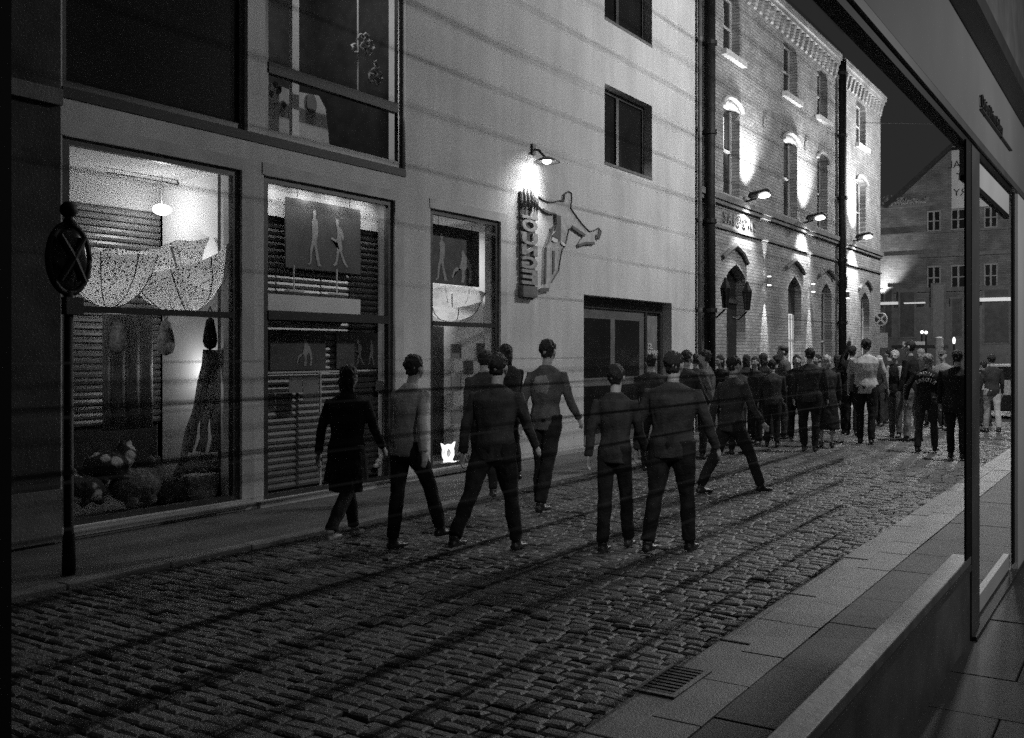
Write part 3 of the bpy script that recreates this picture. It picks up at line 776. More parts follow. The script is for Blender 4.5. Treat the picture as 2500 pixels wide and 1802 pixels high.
# figure in a suit: thick cut-out with raised outline folds
def poly_px(pts, X): return [pl(u_, v_, X) for u_, v_ in pts]
fg = thing('figure_sign', (XF, FY(1350), FZ(1340, 715)), 'cut-out metal man in an open coat with arms spread on wall', 'sign')
sc_ = 220 / 1199.0
def Z3(pts): return [(1260 + x_ * sc_, 440 + y_ * sc_) for x_, y_ in pts]
body = Z3([(283,215),(350,262),(430,298),(500,292),(570,270),(632,285),(650,180),(690,148),(735,175),(735,280),(722,370),(790,470),(880,590),(975,685),(1030,670),(1095,635),(1130,690),(1095,790),(1070,770),(1075,720),(1050,730),(1040,850),(920,850),(830,890),(815,860),(880,770),(890,740),(800,670),(740,620),(700,650),(670,780),(645,880),(610,920),(590,1050),(560,1210),(505,1290),(465,1360),(460,1420),(430,1480),(310,1500),(305,1450),(370,1385),(375,1150),(385,900),(430,780),(480,650),(530,590),(525,450),(440,450),(360,400),(290,330)])
XP = XF + .028
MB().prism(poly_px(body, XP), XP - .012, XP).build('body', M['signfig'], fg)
def strokes(name, lines, r_=.012, mtl='signline'):
    mb = MB()
    for ln in lines:
        pts = [Vector((XP + .008, *pl(*p, XP))) for p in Z3(ln)]
        mb.tube(pts, r_, 6)
    mb.build(name, M[mtl], fg)
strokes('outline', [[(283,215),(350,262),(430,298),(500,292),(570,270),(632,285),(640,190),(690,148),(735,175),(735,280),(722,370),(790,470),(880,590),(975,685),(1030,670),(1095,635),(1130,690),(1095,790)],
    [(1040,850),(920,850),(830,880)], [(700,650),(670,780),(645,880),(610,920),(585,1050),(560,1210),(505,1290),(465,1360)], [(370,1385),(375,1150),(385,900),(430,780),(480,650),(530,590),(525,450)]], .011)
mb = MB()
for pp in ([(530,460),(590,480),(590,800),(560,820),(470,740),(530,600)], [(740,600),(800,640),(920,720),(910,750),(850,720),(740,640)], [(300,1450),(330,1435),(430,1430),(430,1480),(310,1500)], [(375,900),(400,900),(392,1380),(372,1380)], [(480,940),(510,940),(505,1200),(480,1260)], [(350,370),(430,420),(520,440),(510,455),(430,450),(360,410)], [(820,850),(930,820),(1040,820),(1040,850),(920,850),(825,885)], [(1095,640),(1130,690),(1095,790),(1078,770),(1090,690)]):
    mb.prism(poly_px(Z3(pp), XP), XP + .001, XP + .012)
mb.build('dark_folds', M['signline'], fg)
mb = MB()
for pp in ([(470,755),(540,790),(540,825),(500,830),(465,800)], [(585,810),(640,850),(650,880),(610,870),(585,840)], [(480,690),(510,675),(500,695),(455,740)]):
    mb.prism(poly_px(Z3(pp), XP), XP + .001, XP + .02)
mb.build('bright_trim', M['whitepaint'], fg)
mb = MB()
for (a_, b__) in ((1345, 560), (1335, 660)):
    yy, zz = pl(a_, b__, XP); mb.tube([(XF, yy, zz), (XP - .012, yy, zz)], .012, 6)
mb.build('mounting_pins', M['darkframe'], fg)

# ------------------------------------------------------------------ brick building
bb = thing('brick_building', (XF, 26, 0), 'floodlit brick building with pointed ground floor arches and corbelled eaves', 'building')
YR0, YR1, ZR = FY(1700), FY(2151), 10.7
def cz(v, u): return FZ(u, v)
def pointed(u0_, u1_, vap, vsp, uc=None):
    y0_, y1_ = FY(u0_), FY(u1_); za = FZ((u0_+u1_)/2, vap); zs = FZ(u1_, vsp) if False else FZ((u0_+u1_)/2, vsp)
    pts = [(y0_, .3), (y1_, .3), (y1_, zs)]
    ym_ = (y0_ + y1_) / 2
    for q in (.3, .6, .85): pts.append((y1_ + (ym_ - y1_) * (q ** 1.35), zs + (za - zs) * q))
    pts.append((ym_, za))
    for q in (.85, .6, .3): pts.append((y0_ + (ym_ - y0_) * (q ** 1.35), zs + (za - zs) * q))
    pts.append((y0_, zs))
    return pts
arches = [pointed(1776, 1822, 645, 676), pointed(1926, 1958, 674, 704), pointed(2007, 2032, 691, 716), pointed(2103, 2124, 712, 735)]
arches[0][0] = (arches[0][0][0], 0.05); arches[0][1] = (arches[0][1][0], 0.05)
def seg_arch(y0_, y1_, z0_, z1_):
    pts = [(y0_, z0_), (y1_, z0_), (y1_, z1_ - .16)]
    for k in range(1, 8):
        a_ = math.pi * k / 8; pts.append(((y0_+y1_)/2 + (y1_-y0_)/2 * math.cos(a_), z1_ - .16 + .16 * math.sin(a_)))
    pts.append((y0_, z1_ - .16)); return pts
WU = [(1768, 1808), (1915, 1948), (1997, 2022), (2092, 2115)]
mid, top = [], []
Z_STR = 5.08
zm0, zm1 = Z_STR + .22, FZ(1790, 252); zt0, zt1 = FZ(1935, 238), FZ(1930, 105)
for (a_, b__) in WU:
    mid.append(seg_arch(FY(a_), FY(b__), zm0, zm1)); top.append(seg_arch(FY(a_), FY(b__), zt0, zt1)[:0] or rect(FY(a_), FY(b__), zt0, zt1))
bwall = curve_wall('wall', rect(YR0 + .02, YR1, -.05, ZR), arches + mid + top, XF - .02, .32, M['brick'], bb)
MB().box(XF - 10, XF - 9.8, YR0, YR1, 0, ZR).box(XF - 9.8, XF - .35, YR1 - .25, YR1 - .0, 0, ZR).build('side_wall', M['brick'], bb)
MB().prism([(XF + .12, ZR), (XF - 5, ZR + 2.2), (XF - 10, ZR)], YR0, YR1 + .1, 'Y').build('roof', M['roofslate'], bb)
MB().box(XF - 1.6, XF - 1.55, YR0, YR1 - .3, 0, ZR - .1).build('inner_wall', M['darkroom'], bb)
# cornice, corbels, string courses, plinth
MB().box(XF - .018, XF + .18, YR0, FY(2042), ZR - .18, ZR - .002).box(XF - .018, XF + .12, YR0, FY(2042), ZR - .30, ZR - .182).box(XF - .018, XF + .18, FY(2050), YR1 + .1, ZR - .18, ZR - .002).box(XF - .018, XF + .12, FY(2050), YR1 + .05, ZR - .30, ZR - .182).build('cornice', M['brick'], bb)
y = YR0 + .2
while y < YR1 - .2:
    MB().prism([(XF - .018, ZR - .72), (XF + .03, ZR - .68), (XF + .11, ZR - .32), (XF - .018, ZR - .32)], y, y + .17, 'Y').build('corbel', M['brick'], bb); y += .42
mb = MB().box(XF - .018, XF + .09, YR0 + .1, YR1 + .04, Z_STR, Z_STR + .13).box(XF - .018, XF + .05, YR0 + .1, YR1 + .02, Z_STR - .09, Z_STR - .001)
mb.build('string_course', M['darkstone'], bb)
zc2 = Z_STR - .62
MB().box(XF - .018, XF + .03, YR0 + .1, YR1 + .02, zc2, zc2 + .045).build('string_course', M['darkstone'], bb)
MB().box(XF - .018, XF + .05, YR0 + .1, arches[0][0][0] - .1, 0, .5).box(XF - .018, XF + .05, arches[0][1][0] + .1, YR1 + .02, 0, .5).build('plinth', M['darkstone'], bb)
# raised letters in the frieze between the string courses (mostly washed out)
text('frieze_letters', 'SALOONS', .36, basis((XF + .012, FY(1765), zc2 + .16), (0, 1, 0), (0, 0, 1)), M['brick'], bb, .012, spacing=1.5)
def window_fill(poly, panecol, parent, nm='window', arch=False):
    y0_ = min(p[0] for p in poly); y1_ = max(p[0] for p in poly); z0_ = min(p[1] for p in poly); z1_ = max(p[1] for p in poly)
    f = frame_ring(y0_ - .0, y1_, z0_, z1_ - (0.0 if not arch else .25), .06, XF - .22, .05).build(nm, M['surround'], parent)
    MB().box(XF - .26, XF - .255, y0_ - .05, y1_ + .05, z0_, z1_ + .02).build('pane', panecol, f)
    zc_ = (z0_ + z1_) / 2
    MB().box(XF - .25, XF - .21, y0_ + .06, y1_ - .06, zc_ - .03, zc_ + .03).box(XF - .25, XF - .215, (y0_+y1_)/2 - .02, (y0_+y1_)/2 + .02, zc_ + .03, z1_ - .3).build('glazing_bars', M['surround'], f)
    return f, y0_, y1_, z0_, z1_
for poly in mid:
    f, a_, b__, c0, c1 = window_fill(poly, M['darkglass'], bb)
    mb = MB(); pts = [Vector((XF + .02, (a_+b__)/2 + (b__-a_ + .16)/2 * math.cos(math.pi * k / 8), c1 - .14 + .23 * math.sin(math.pi * k / 8))) for k in range(9)]
    mb.tube(pts, (.05), 6).build('arch_trim', M['stone'], f)
for poly in top:
    f, a_, b__, c0, c1 = window_fill(poly, M['darkglass'], bb)
    MB().box(XF - .018, XF + .11, a_ - .14, b__ + .16, c0 - .14, c0 - .01).build('sill', M['stone'], f)
for i, poly in enumerate(arches):
    if i == 0:
        a_, b__ = poly[0][0], poly[1][0]
        f = MB().box(XF - .3, XF - .24, a_, b__, .05, 2.9).build('door', M['black'], bb)
        MB().box(XF - .3, XF - .26, a_, b__, 2.9, 4.2).build('fanlight', M['darkglass'], f)
        MB().box(XF - .24, XF - .2, a_, b__, 2.85, 2.95).build('door_head', M['darkframe'], f)
        MB().box(XF - .24, XF - .225, (a_+b__)/2 - .01, (a_+b__)/2 + .01, .05, 2.85).build('door_seam', M['metal'], f)
    else:
        f, a_, b__, c0, c1 = window_fill(poly, M['litcurtain'] if i == 1 else M['darkglass'], bb, arch=True)
        if i == 1:
            MB().box(XF - .253, XF - .2, a_, b__, FZ(1940, 765), 4.3).build('dark_transom', M['darkframe'], f)
            mb = MB()
            for k in range(5):
                yy = a_ + (b__ - a_) * (k + .5) / 5; mb.tube([(XF - .20, yy, .35), (XF - .22, yy, FZ(1940, 768))], .03, 6)
            mb.build('curtain', M['surround'], f)
# hood moulds over the pointed arches
for (pts) in (((1762, 628), (1778, 612), (1794, 600), (1812, 618), (1823, 644)), ((1918, 654), (1928, 644), (1939, 635), (1952, 650), (1962, 668)), ((1999, 672), (2010, 662), (2019, 656), (2030, 668), (2037, 681)), ((2096, 705), (2105, 692), (2113, 683), (2121, 692), (2127, 708))):
    ps = [Vector((XF + .03, *pl(u_, v_, XF))) for u_, v_ in pts]
    MB().tube(ps, [(.05, .06)] * len(ps), 6, flat=(1, 0, 0)).build('hood_mould', M['darkstone'], bb)
# down pipes
def pipe(u_, w_, z0_, z1_, mtl, label, dx=.10):
    yy = FY(u_)
    t = thing('downpipe', (XF + dx, yy, z0_), label, 'pipe', 'downpipes on the street front')
    MB().tube([(XF + dx, yy, z0_), (XF + dx, yy, z1_)], w_, 12).build('pipe', mtl, t, smooth=True)
    z = z0_ + .6
    while z < z1_: MB().tube([(XF + dx, yy, z), (XF + dx, yy, z + .09)], w_ * 1.3, 12).box(XF - .01, XF + dx, yy - .02, yy + .02, z + .02, z + .06).build('bracket', mtl, t); z += 1.9
pipe(1701, .045, .05, 11.4, M['metal'], 'slim pale downpipe at the right edge of the white building', .07)
pipe(1718, .12, .05, 11.0, M['black'], 'thick black downpipe where brick building meets white building', .14)
pipe(2047, .12, .05, ZR - .1, M['black'], 'black downpipe dividing the brick front before its last bay', .12)
# floodlights on the brick front: each throws light up and down
for i, (ul, vl, up, dn, lb) in enumerate(((1856, 470, 260, 190, 'floodlight on the brick string course nearest the white building'), (1993, 520, 300, 170, 'middle of the three floodlights on the brick string course'), (2110, 568, 330, 330, 'floodlight on the brick string course nearest the far corner'))):
    X = XF + .72; yy, zz = pl(ul, vl, XF + .3)
    yy = FY(ul + 4, XF + .42)
    t = thing('floodlight', (XF, yy, zz), lb, 'floodlight', 'floodlights above the pointed arches')
    MB().tube([(XF, yy, Z_STR + .16), (XF + .2, yy, Z_STR + .2), (XF + .3, yy, Z_STR + .22)], .025, 8).build('arm', M['black'], t)
    z1 = Z_STR + .25
    MB().tube([(XF + .12, yy, z1), (XF + .18, yy, z1 + .06), (XF + .55, yy, z1 + .12), (XF + .62, yy, z1 + .10)], [(.10, .04), (.17, .07), (.17, .06), (.12, .03)], 14, flat=(0, 1, 0)).build('housing', M['black'], t, smooth=True)
    MB().tube([(XF + .36, yy, z1 - .005), (XF + .42, yy, z1 - .01), (XF + .55, yy, z1 + .01), (XF + .60, yy, z1 + .03)], [(.05, .015), (.13, .03), (.13, .03), (.06, .015)], 14, flat=(0, 1, 0)).build('lens', M['lens'], t, smooth=True)
    lamp('SPOT', 'uplight', (XF + .42, yy + .05, z1 + .2), up * 3.6, (-.42, .05, 1), size=.1, angle=104, blend=.9, parent=t)
    lamp('SPOT', 'downlight', (XF + .40, yy, z1 - .1), dn * 2.8, (-.40, 0, -1), size=.08, angle=92, blend=.9, parent=t)
for i, (ul, vl, lb) in enumerate(((1876, 686, 'small up-and-down spotlight right of the lantern doorway'), (1984, 703, 'small up-and-down spotlight between the two pointed windows'), (2068, 720, 'small up-and-down spotlight beside the black downpipe'))):
    yy, zz = pl(ul, vl, XF + .08)
    t = thing('wall_spotlight', (XF, yy, zz), lb, 'spotlight', 'small spotlights on the brick front')
    MB().tube([(XF + .1, yy, zz - .1), (XF + .1, yy, zz + .1)], .05, 12).box(XF - .01, XF + .1, yy - .02, yy + .02, zz - .03, zz + .03).build('body', M['metal'], t)
    MB().tube([(XF + .1, yy, zz + .1), (XF + .1, yy, zz + .115)], .045, 12).build('lens', M['tinybulb'], t)
    MB().tube([(XF + .1, yy, zz - .115), (XF + .1, yy, zz - .1)], .045, 12).build('lens', M['tinybulb'], t)
    lamp('SPOT', 'beam_up', (XF + .13, yy, zz + .14), 420, (-.10, 0, 1), size=.02, angle=30, blend=.7, parent=t)
    lamp('SPOT', 'beam_down', (XF + .13, yy, zz - .14), 420, (-.10, 0, -1), size=.02, angle=30, blend=.7, parent=t)
def lantern(ul, vl, lb):
    X = XF + .35; yy, zz = pl(ul, vl, X)
    t = thing('wall_lantern', (XF, yy, zz), lb, 'lantern', 'unlit lanterns by the brick doorway')
    MB().tube([(XF, yy, zz - .45), (XF + .15, yy, zz - .5), (X, yy, zz - .32)], .02, 8).build('bracket', M['black'], t)
    MB().tube([(X, yy, zz - .3), (X, yy, zz + .12)], [.05, .10], 6).build('glass', M['darkglass'], t)
    MB().tube([(X, yy, zz + .12), (X, yy, zz + .16), (X, yy, zz + .28), (X, yy, zz + .36)], [.12, .11, .05, .02], 6).build('cap', M['black'], t)
    mb = MB()
    for k in range(6):
        an = math.pi * k / 3; mb.tube([(X + .055 * math.cos(an), yy + .055 * math.sin(an), zz - .3), (X + .105 * math.cos(an), yy + .105 * math.sin(an), zz + .12)], .01, 5)
    mb.build('bars', M['black'], t)
lantern(1771, 718, 'unlit black lantern left of the pointed brick doorway')
lantern(1824, 726, 'unlit black lantern right of the pointed brick doorway')
# small vents
for u_, v_, lb in ((1867, 297, 'square dark vent in the brick between the left upper windows'), (1968, 356, 'square dark vent in the brick between the right upper windows')):
    yy, zz = pl(u_, v_, XF)
    mb = MB().box(XF - .02, XF + .02, yy - .1, yy + .1, zz - .13, zz - .11).box(XF - .02, XF + .02, yy - .1, yy + .1, zz + .11, zz + .13).box(XF - .02, XF + .008, yy - .1, yy + .1, zz - .11, zz + .11)
    tag(mb.build('wall_vent', M['darkframe']), lb, 'vent', 'vents in the brick wall')
# small box on the pipe
yy, zz = pl(2062, 690, XF + .1)
tag(MB().box(XF - .02, XF + .16, yy - .12, yy + .1, zz - .18, zz + .16).box(XF - .02, XF + .18, yy - .14, yy + .12, zz + .16, zz + .19).build('alarm_box', M['darkframe'], bevel=.01), 'dark metal box on brick just right of the black downpipe', 'box')

# ------------------------------------------------------------------ far end of the street
YFAR = 62.0
def FP(u, v):
    r = (u - CX) / FPX; z = YFAR / (CT + r * ST)
    return (z * (-ST + r * CT), H + z * (HZ - v) / FPX)
fb = thing('gabled_house', (FP(2280, 860)[0], YFAR, 0), 'dark brick house with a steep gable closing the street', 'building')
xl, xr_ = FP(2120, 0)[0], FP(2600, 0)[0]
ze = FP(2150, 507)[1]
wx = [(2264, 2297), (2322, 2358), (2403, 2436)]
hz = [(FP(2280, 707)[1], FP(2280, 650)[1]), (FP(2280, 565)[1], FP(2280, 515)[1])]
MB().box(xl, xr_, YFAR, YFAR + 6, 0, ze).prism([(FP(2168, 0)[0], ze), (FP(2345, 345)[0], FP(2345, 345)[1]), (xr_, ze + .5), (xr_, ze)], YFAR, YFAR + 6, 'Y').build('wall', M['farbrick'], fb)
MB().prism([(FP(2160, 0)[0], ze + .05), (FP(2345, 338)[0], FP(2345, 338)[1] + .1), (xr_, ze + .9), (xr_, ze + .5), (FP(2345, 345)[0], FP(2345, 345)[1]), (FP(2168, 0)[0], ze - .1)], YFAR - .4, YFAR + 6.3, 'Y').build('roof', M['roofslate'], fb)
for (z0_, z1_) in hz:
    for (a_, b__) in wx:
        x_0, x_1 = FP(a_, 0)[0], FP(b__, 0)[0]
        f = MB().box(x_0, x_0 + .07, YFAR - .07, YFAR - .0, z0_, z1_).box(x_1 - .07, x_1, YFAR - .07, YFAR, z0_, z1_).box(x_0 + .07, x_1 - .07, YFAR - .07, YFAR, z0_, z0_ + .07).box(x_0 + .07, x_1 - .07, YFAR - .07, YFAR, z1_ - .07, z1_).box((x_0+x_1)/2 - .05, (x_0+x_1)/2 + .05, YFAR - .07, YFAR, z0_ + .07, z1_ - .07).box(x_0 + .07, x_1 - .07, YFAR - .065, YFAR, (z0_+z1_)/2 - .03, (z0_+z1_)/2 + .03).build('window', M['clothgrey'], fb)
        MB().box(x_0 + .07, x_1 - .07, YFAR - .03, YFAR - .02, z0_ + .07, z1_ - .07).build('pane', M['darkglass'], f)
for v_, hgt, mt in ((507, .18, 'stone'), (575, .1, 'stone'), (632, .2, 'stone'), (715, .25, 'stone')):
    z_ = FP(2200, v_)[1]; MB().box(xl, xr_, YFAR - .12, YFAR - .001, z_, z_ + hgt).build('string_course', M['darkstone'], fb)
z_ = FP(2160, 745)[1]
for a_, b__, c0, c1 in ((2148, 2196, 0, .16), (2211, 2262, .02, .10), (2392, 2480, .05, .25)): MB().box(FP(a_, 0)[0], FP(b__, 0)[0], YFAR - .5, YFAR - .3, z_ + c0, z_ + c1).build('strip_light', M['stripe'], fb)
MB().box(xl, xr_, YFAR - .3, YFAR - .13, .0, z_ - .2).build('shop_front', M['metal'], fb)
for a_, b__, v0, v1 in ((2160, 2185, 775, 842), (2196, 2240, 780, 842), (2275, 2312, 772, 842), (2322, 2356, 790, 842), (2400, 2470, 780, 850)):
    f = MB().box(FP(a_, 0)[0], FP(b__, 0)[0], YFAR - .33, YFAR - .301, FP(0, v1)[1], FP(0, v0)[1]).build('shop_window', M['darkstone'], fb)
    MB().box(FP(a_, 0)[0] + .12, FP(b__, 0)[0] - .12, YFAR - .345, YFAR - .331, FP(0, v1)[1] + .1, FP(0, v0)[1] - .12).build('pane', M['board'] if a_ != 2275 else M['grey'], f)
lamp('SPOT', 'shop_wash', (FP(2140, 0)[0], YFAR - 1.2, FP(2160, 730)[1]), 900, (.15, .6, .8), size=.1, angle=75, blend=.6, parent=fb)
# garland along the ledge
t = thing('garland', (FP(2200, 0)[0], YFAR - .2, ze), 'leafy pale garland lying along the far cornice ledge', 'garland')
random.seed(11); mb = MB()
for k in range(160):
    u_ = 2157 + 110 * random.random(); x_, _ = FP(u_, 0); zz = ze + .1 + random.random() ** 2 * .5 * (1 if u_ < 2215 else .5)
    a_ = random.random() * 3.1; r1 = .13
    mb.add([(x_ - r1 * math.cos(a_), YFAR - .2 - .15 * random.random(), zz - r1 * math.sin(a_)), (x_ + .04, YFAR - .3, zz + .05), (x_ + r1 * math.cos(a_), YFAR - .2, zz + r1 * math.sin(a_)), (x_ - .04, YFAR - .25, zz - .05)], [(0, 1, 2, 3)])
mb.build('leaves', M['clothgrey'], t, fix=False)
# round sign on a post
px_, py_ = -6.95, FY(2151, -6.95)
zc_ = FZ(2151, 780, -6.95)
t = thing('round_sign', (px_, py_, .04), 'round crossed road sign over a small plate on grey post', 'sign')
MB().tube([(px_, py_, .04), (px_, py_, zc_ + .2)], .035, 10).build('post', M['metal'], t)
mb = MB(); mb.tube([(px_, py_ - .04, zc_), (px_, py_ - .06, zc_)], .21, 24).build('disc', M['board'], t)
mb = MB(); mb.tube([Vector((px_ + .185 * math.cos(k * math.pi / 12), py_ - .07, zc_ + .185 * math.sin(k * math.pi / 12))) for k in range(25)], .025, 6)
for s_ in (1, -1): mb.tube([(px_ - .12, py_ - .075, zc_ - .12 * s_), (px_ + .12, py_ - .075, zc_ + .12 * s_)], .035, 6)
mb.build('ring_and_cross', M['whitepaint'], t)
MB().box(px_ - .2, px_ + .2, py_ - .06, py_ - .04, zc_ - .85, zc_ - .4).build('plate', M['clothlight'], t)
# distant lamps / sign lights
for (u_, v_, z_d, r1, lb) in ((2251, 811, 48, .08, 'tiny round lamp glowing far down the street, left one'), (2261, 812, 48, .08, 'tiny round lamp glowing far down the street, right one'), (2329, 832, 48, .07, 'small bright upright lamp far behind the crowd')):
    p = D(u_, v_, z_d)
    t = thing('distant_lamp', (p.x, p.y, 0), lb, 'lamp', 'distant lamps behind the crowd')
    MB().ball(p, (r1, r1, r1 * (1 if v_ < 820 else 2.6)), 10, 6).build('globe', M['farlit'], t, smooth=True)
    MB().tube([(p.x, p.y, 0), (p.x, p.y, p.z - r1)], .04, 8).build('post', M['black'], t)
p = D(2258, 835, 47)
t = thing('stall_canopy', (p.x, p.y, 0), 'dark flat canopy on two posts far behind the crowd', 'canopy')
MB().box(p.x - 1.4, p.x + .9, p.y - .5, p.y + .8, p.z - .3, p.z - .15).build('roof', M['darkframe'], t)
MB().box(p.x - .9, p.x + .1, p.y - .52, p.y - .505, p.z - .14, p.z + .02).build('lit_board', M['dimsign'], t)
for s_ in (-1.3, .8): MB().tube([(p.x + s_, p.y, 0), (p.x + s_, p.y, p.z - .3)], .05, 8).build('post', M['black'], t)
p = D(2293, 850, 45)
tag(MB().tube([(p.x, p.y, 0), (p.x, p.y, 1.9), (p.x, p.y, 2.35), (p.x, p.y, 2.4)], [.17, .17, .17, .1], 14).tube([(p.x, p.y, 1.95), (p.x, p.y, 2.05)], .19, 14).build('pale_pillar', M['clothlight'], smooth=False), 'pale round pillar far down the street above the crowd', 'pillar')
# parked car seen through the right-hand door glass
def car():
    pc = G(2470, 1024); L = 4.1
    t = thing('parked_car', (pc.x, pc.y, 0), 'pale parked car with dark lower body seen through the door glass', 'car')
    prof = [(-2.05, .32), (-2.0, .72), (-1.75, .92), (-1.15, 1.0), (-.65, 1.38), (.75, 1.42), (1.45, 1.02), (1.95, .9), (2.05, .6), (2.02, .32)]
    def pr(poly, y0_, y1_, ins=0): 
        return MB().prism([(pc.x + a_, b__) for a_, b__ in poly], pc.y + y0_, pc.y + y1_, 'Y')
    pr([p for p in prof], 0, 1.65).build('body', M['clothlight'], t, bevel=.06)
    pr([(-2.06, .2), (-2.07, .62), (2.07, .62), (2.04, .2)], -.02, 1.67).build('lower_body', M['clothblack'], t, bevel=.03)
    pr([(-1.05, 1.03), (-.6, 1.32), (0, 1.34), (0, 1.0)], -.012, .0).build('side_window', M['darkglass'], t)
    pr([(.06, 1.0), (.06, 1.34), (.7, 1.34), (1.25, 1.03)], -.012, .0).build('side_window', M['darkglass'], t)
    for xx in (-1.3, 1.3):
        for yy in (-.03, 1.48):
            w = MB().tube([(pc.x + xx, pc.y + yy, .32), (pc.x + xx, pc.y + yy + .2, .32)], .32, 24).build('wheel', M['black'], t)
            MB().tube([(pc.x + xx, pc.y + yy - .01, .32), (pc.x + xx, pc.y + yy + .0, .32)], .19, 16).build('rim', M['surround'], w)
    for yy in (.1, 1.3): MB().box(pc.x - 2.09, pc.x - 2.0, pc.y + yy, pc.y + yy + .25, .64, .76).build('headlight', M['whitepaint'], t)
car()

# ------------------------------------------------------------------ gallery beside the camera
ga = thing('gallery_building', (XG, 5.8, 0), 'gallery shopfront with glass panes, dark mullions and pale fascia', 'building')
def gz(k): return H - k * 1.0773
ZS, ZL, ZT = gz(1.106), gz(-1.13), gz(-1.71)
YM1, YM2 = FY(2362, XG), FY(2476, XG)
# sill, riser
MB().box(XG - .105, XG + .0, -2, YM1 + .14, ZS - .05, ZS).build('sill', M['sill'], ga, bevel=.006)
MB().box(XG - .10, XG - .006, -2, YM1 + .13, 0.0, ZS - .052).build('stall_riser', M['riser'], ga)
MB().box(XG - .012, XG + .004, -2, YM1 + .13, ZS - .085, ZS - .052).build('sill_trim', M['metal'], ga)
MB().box(XG - .11, XG + .03, YM1 + .14, YM2 + 6, -.03, .035).build('base_step', M['slabdark'], ga)
# mullions
MB().box(XG - .02, XG + .0, -2, FY(28, XG), ZS, ZL - .001).build('jamb', M['black'], ga)
MB().box(XG - .012, XG - .0, YM1 - .04, FY(2371, XG), ZS, ZL - .001).build('mullion', M['black'], ga)
MB().box(XG - .014, XG + .004, FY(2371, XG) + .001, FY(2390, XG), 0, ZL - .001).build('mullion', M['metal'], ga)
MB().box(XG - .012, XG + .0, YM2 - .05, YM2 + .05, .09, ZL - .001).build('mullion', M['black'], ga)
MB().box(XG - .03, XG + .02, YM2 + .055, YM2 + 5, .035, ZL - .001).build('pier', M['pale'], ga)
# head frame + fascia
MB().box(XG - .09, XG - .02, -2, YM2 + .05, ZL + .001, ZL + .04).build('head_frame', M['black'], ga)
MB().box(XG - .12, XG + .0, -2, YM2 + 5, ZL + .042, ZL + .085).build('fascia_trim', M['metal'], ga)
MB().box(XG - .11, XG + .0, -2, YM2 + 5, ZL + .087, ZT).build('fascia', M['fascia'], ga)
MB().box(XG - .11, XG + .12, -2, YM2 + 5, ZT + .002, ZT + .1).build('fascia_cap', M['darkframe'], ga)
MB().box(XG - .11, XG + .0, -2, YM2 + 14, ZT + .102, 9).build('upper_wall', M['darkstone'], ga)
zb_ = gz(-1.385)
text('fascia_letters', 'Original Print Gallery', .115, basis((XG + .012, FY(2390, XG), zb_ + .012), (0, 1, 0), (0, 0, 1)), M['lettertrim'], ga, .006, spacing=1.0)
MB().box(XG + .001, XG + .02, FY(2391, XG), FY(2391, XG) + 1.5, zb_ - .008, zb_).build('letter_rail', M['lettertrim'], ga)
# door past the mullion: bottom rail and head rail
MB().box(XG - .07, XG - .03, YM1 + .17, YM2 - .01, .05, .16).build('door_rail', M['pale'], ga)
MB().box(XG - .07, XG - .03, YM1 + .17, YM2 - .01, ZL - .17, ZL - .02).build('door_rail', M['pale'], ga)
MB().box(XG - .066, XG - .034, YM1 + .17, YM2 - .01, ZL - .20, ZL - .172).build('door_trim', M['black'], ga)
MB().box(XG - .05, XG - .045, YM1 + .17, YM2, .16, ZL - .2).build('pane', M['clear'], ga)
MB().box(XG - .05, XG - .045, -2, YM1 - .02, ZS, ZL).build('pane', M['clear'], ga)
# faint slats of the blind hanging against the glass
YE = FY(2060, XG - .12)
bl = thing('slatted_blind', (XG - .12, -1.5, ZL), 'faint see-through horizontal slats drawn behind the large glass pane', 'blind')
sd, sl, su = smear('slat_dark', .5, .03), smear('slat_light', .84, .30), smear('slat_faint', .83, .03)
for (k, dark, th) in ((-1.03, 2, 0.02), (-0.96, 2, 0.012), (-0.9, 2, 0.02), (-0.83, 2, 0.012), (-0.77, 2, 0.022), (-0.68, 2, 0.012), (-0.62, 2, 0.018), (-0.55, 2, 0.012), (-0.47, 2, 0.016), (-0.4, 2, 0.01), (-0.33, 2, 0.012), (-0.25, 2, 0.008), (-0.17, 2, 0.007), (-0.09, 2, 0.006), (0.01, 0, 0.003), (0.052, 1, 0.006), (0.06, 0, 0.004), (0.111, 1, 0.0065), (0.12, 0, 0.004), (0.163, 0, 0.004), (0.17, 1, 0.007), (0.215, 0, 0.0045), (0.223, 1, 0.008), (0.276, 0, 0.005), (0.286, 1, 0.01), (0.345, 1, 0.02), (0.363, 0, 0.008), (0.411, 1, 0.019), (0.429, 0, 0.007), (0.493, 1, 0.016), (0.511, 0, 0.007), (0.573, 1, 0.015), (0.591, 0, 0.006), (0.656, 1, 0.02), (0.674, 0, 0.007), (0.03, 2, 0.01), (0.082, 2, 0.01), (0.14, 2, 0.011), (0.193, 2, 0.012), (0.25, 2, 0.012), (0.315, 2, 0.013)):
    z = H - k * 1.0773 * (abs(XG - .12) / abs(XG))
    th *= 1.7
    MB().box(XG - .1215, XG - .12, -1.5, YE, z - th / 2, z + th / 2).build('slat', (sl, sd, su)[dark], bl)
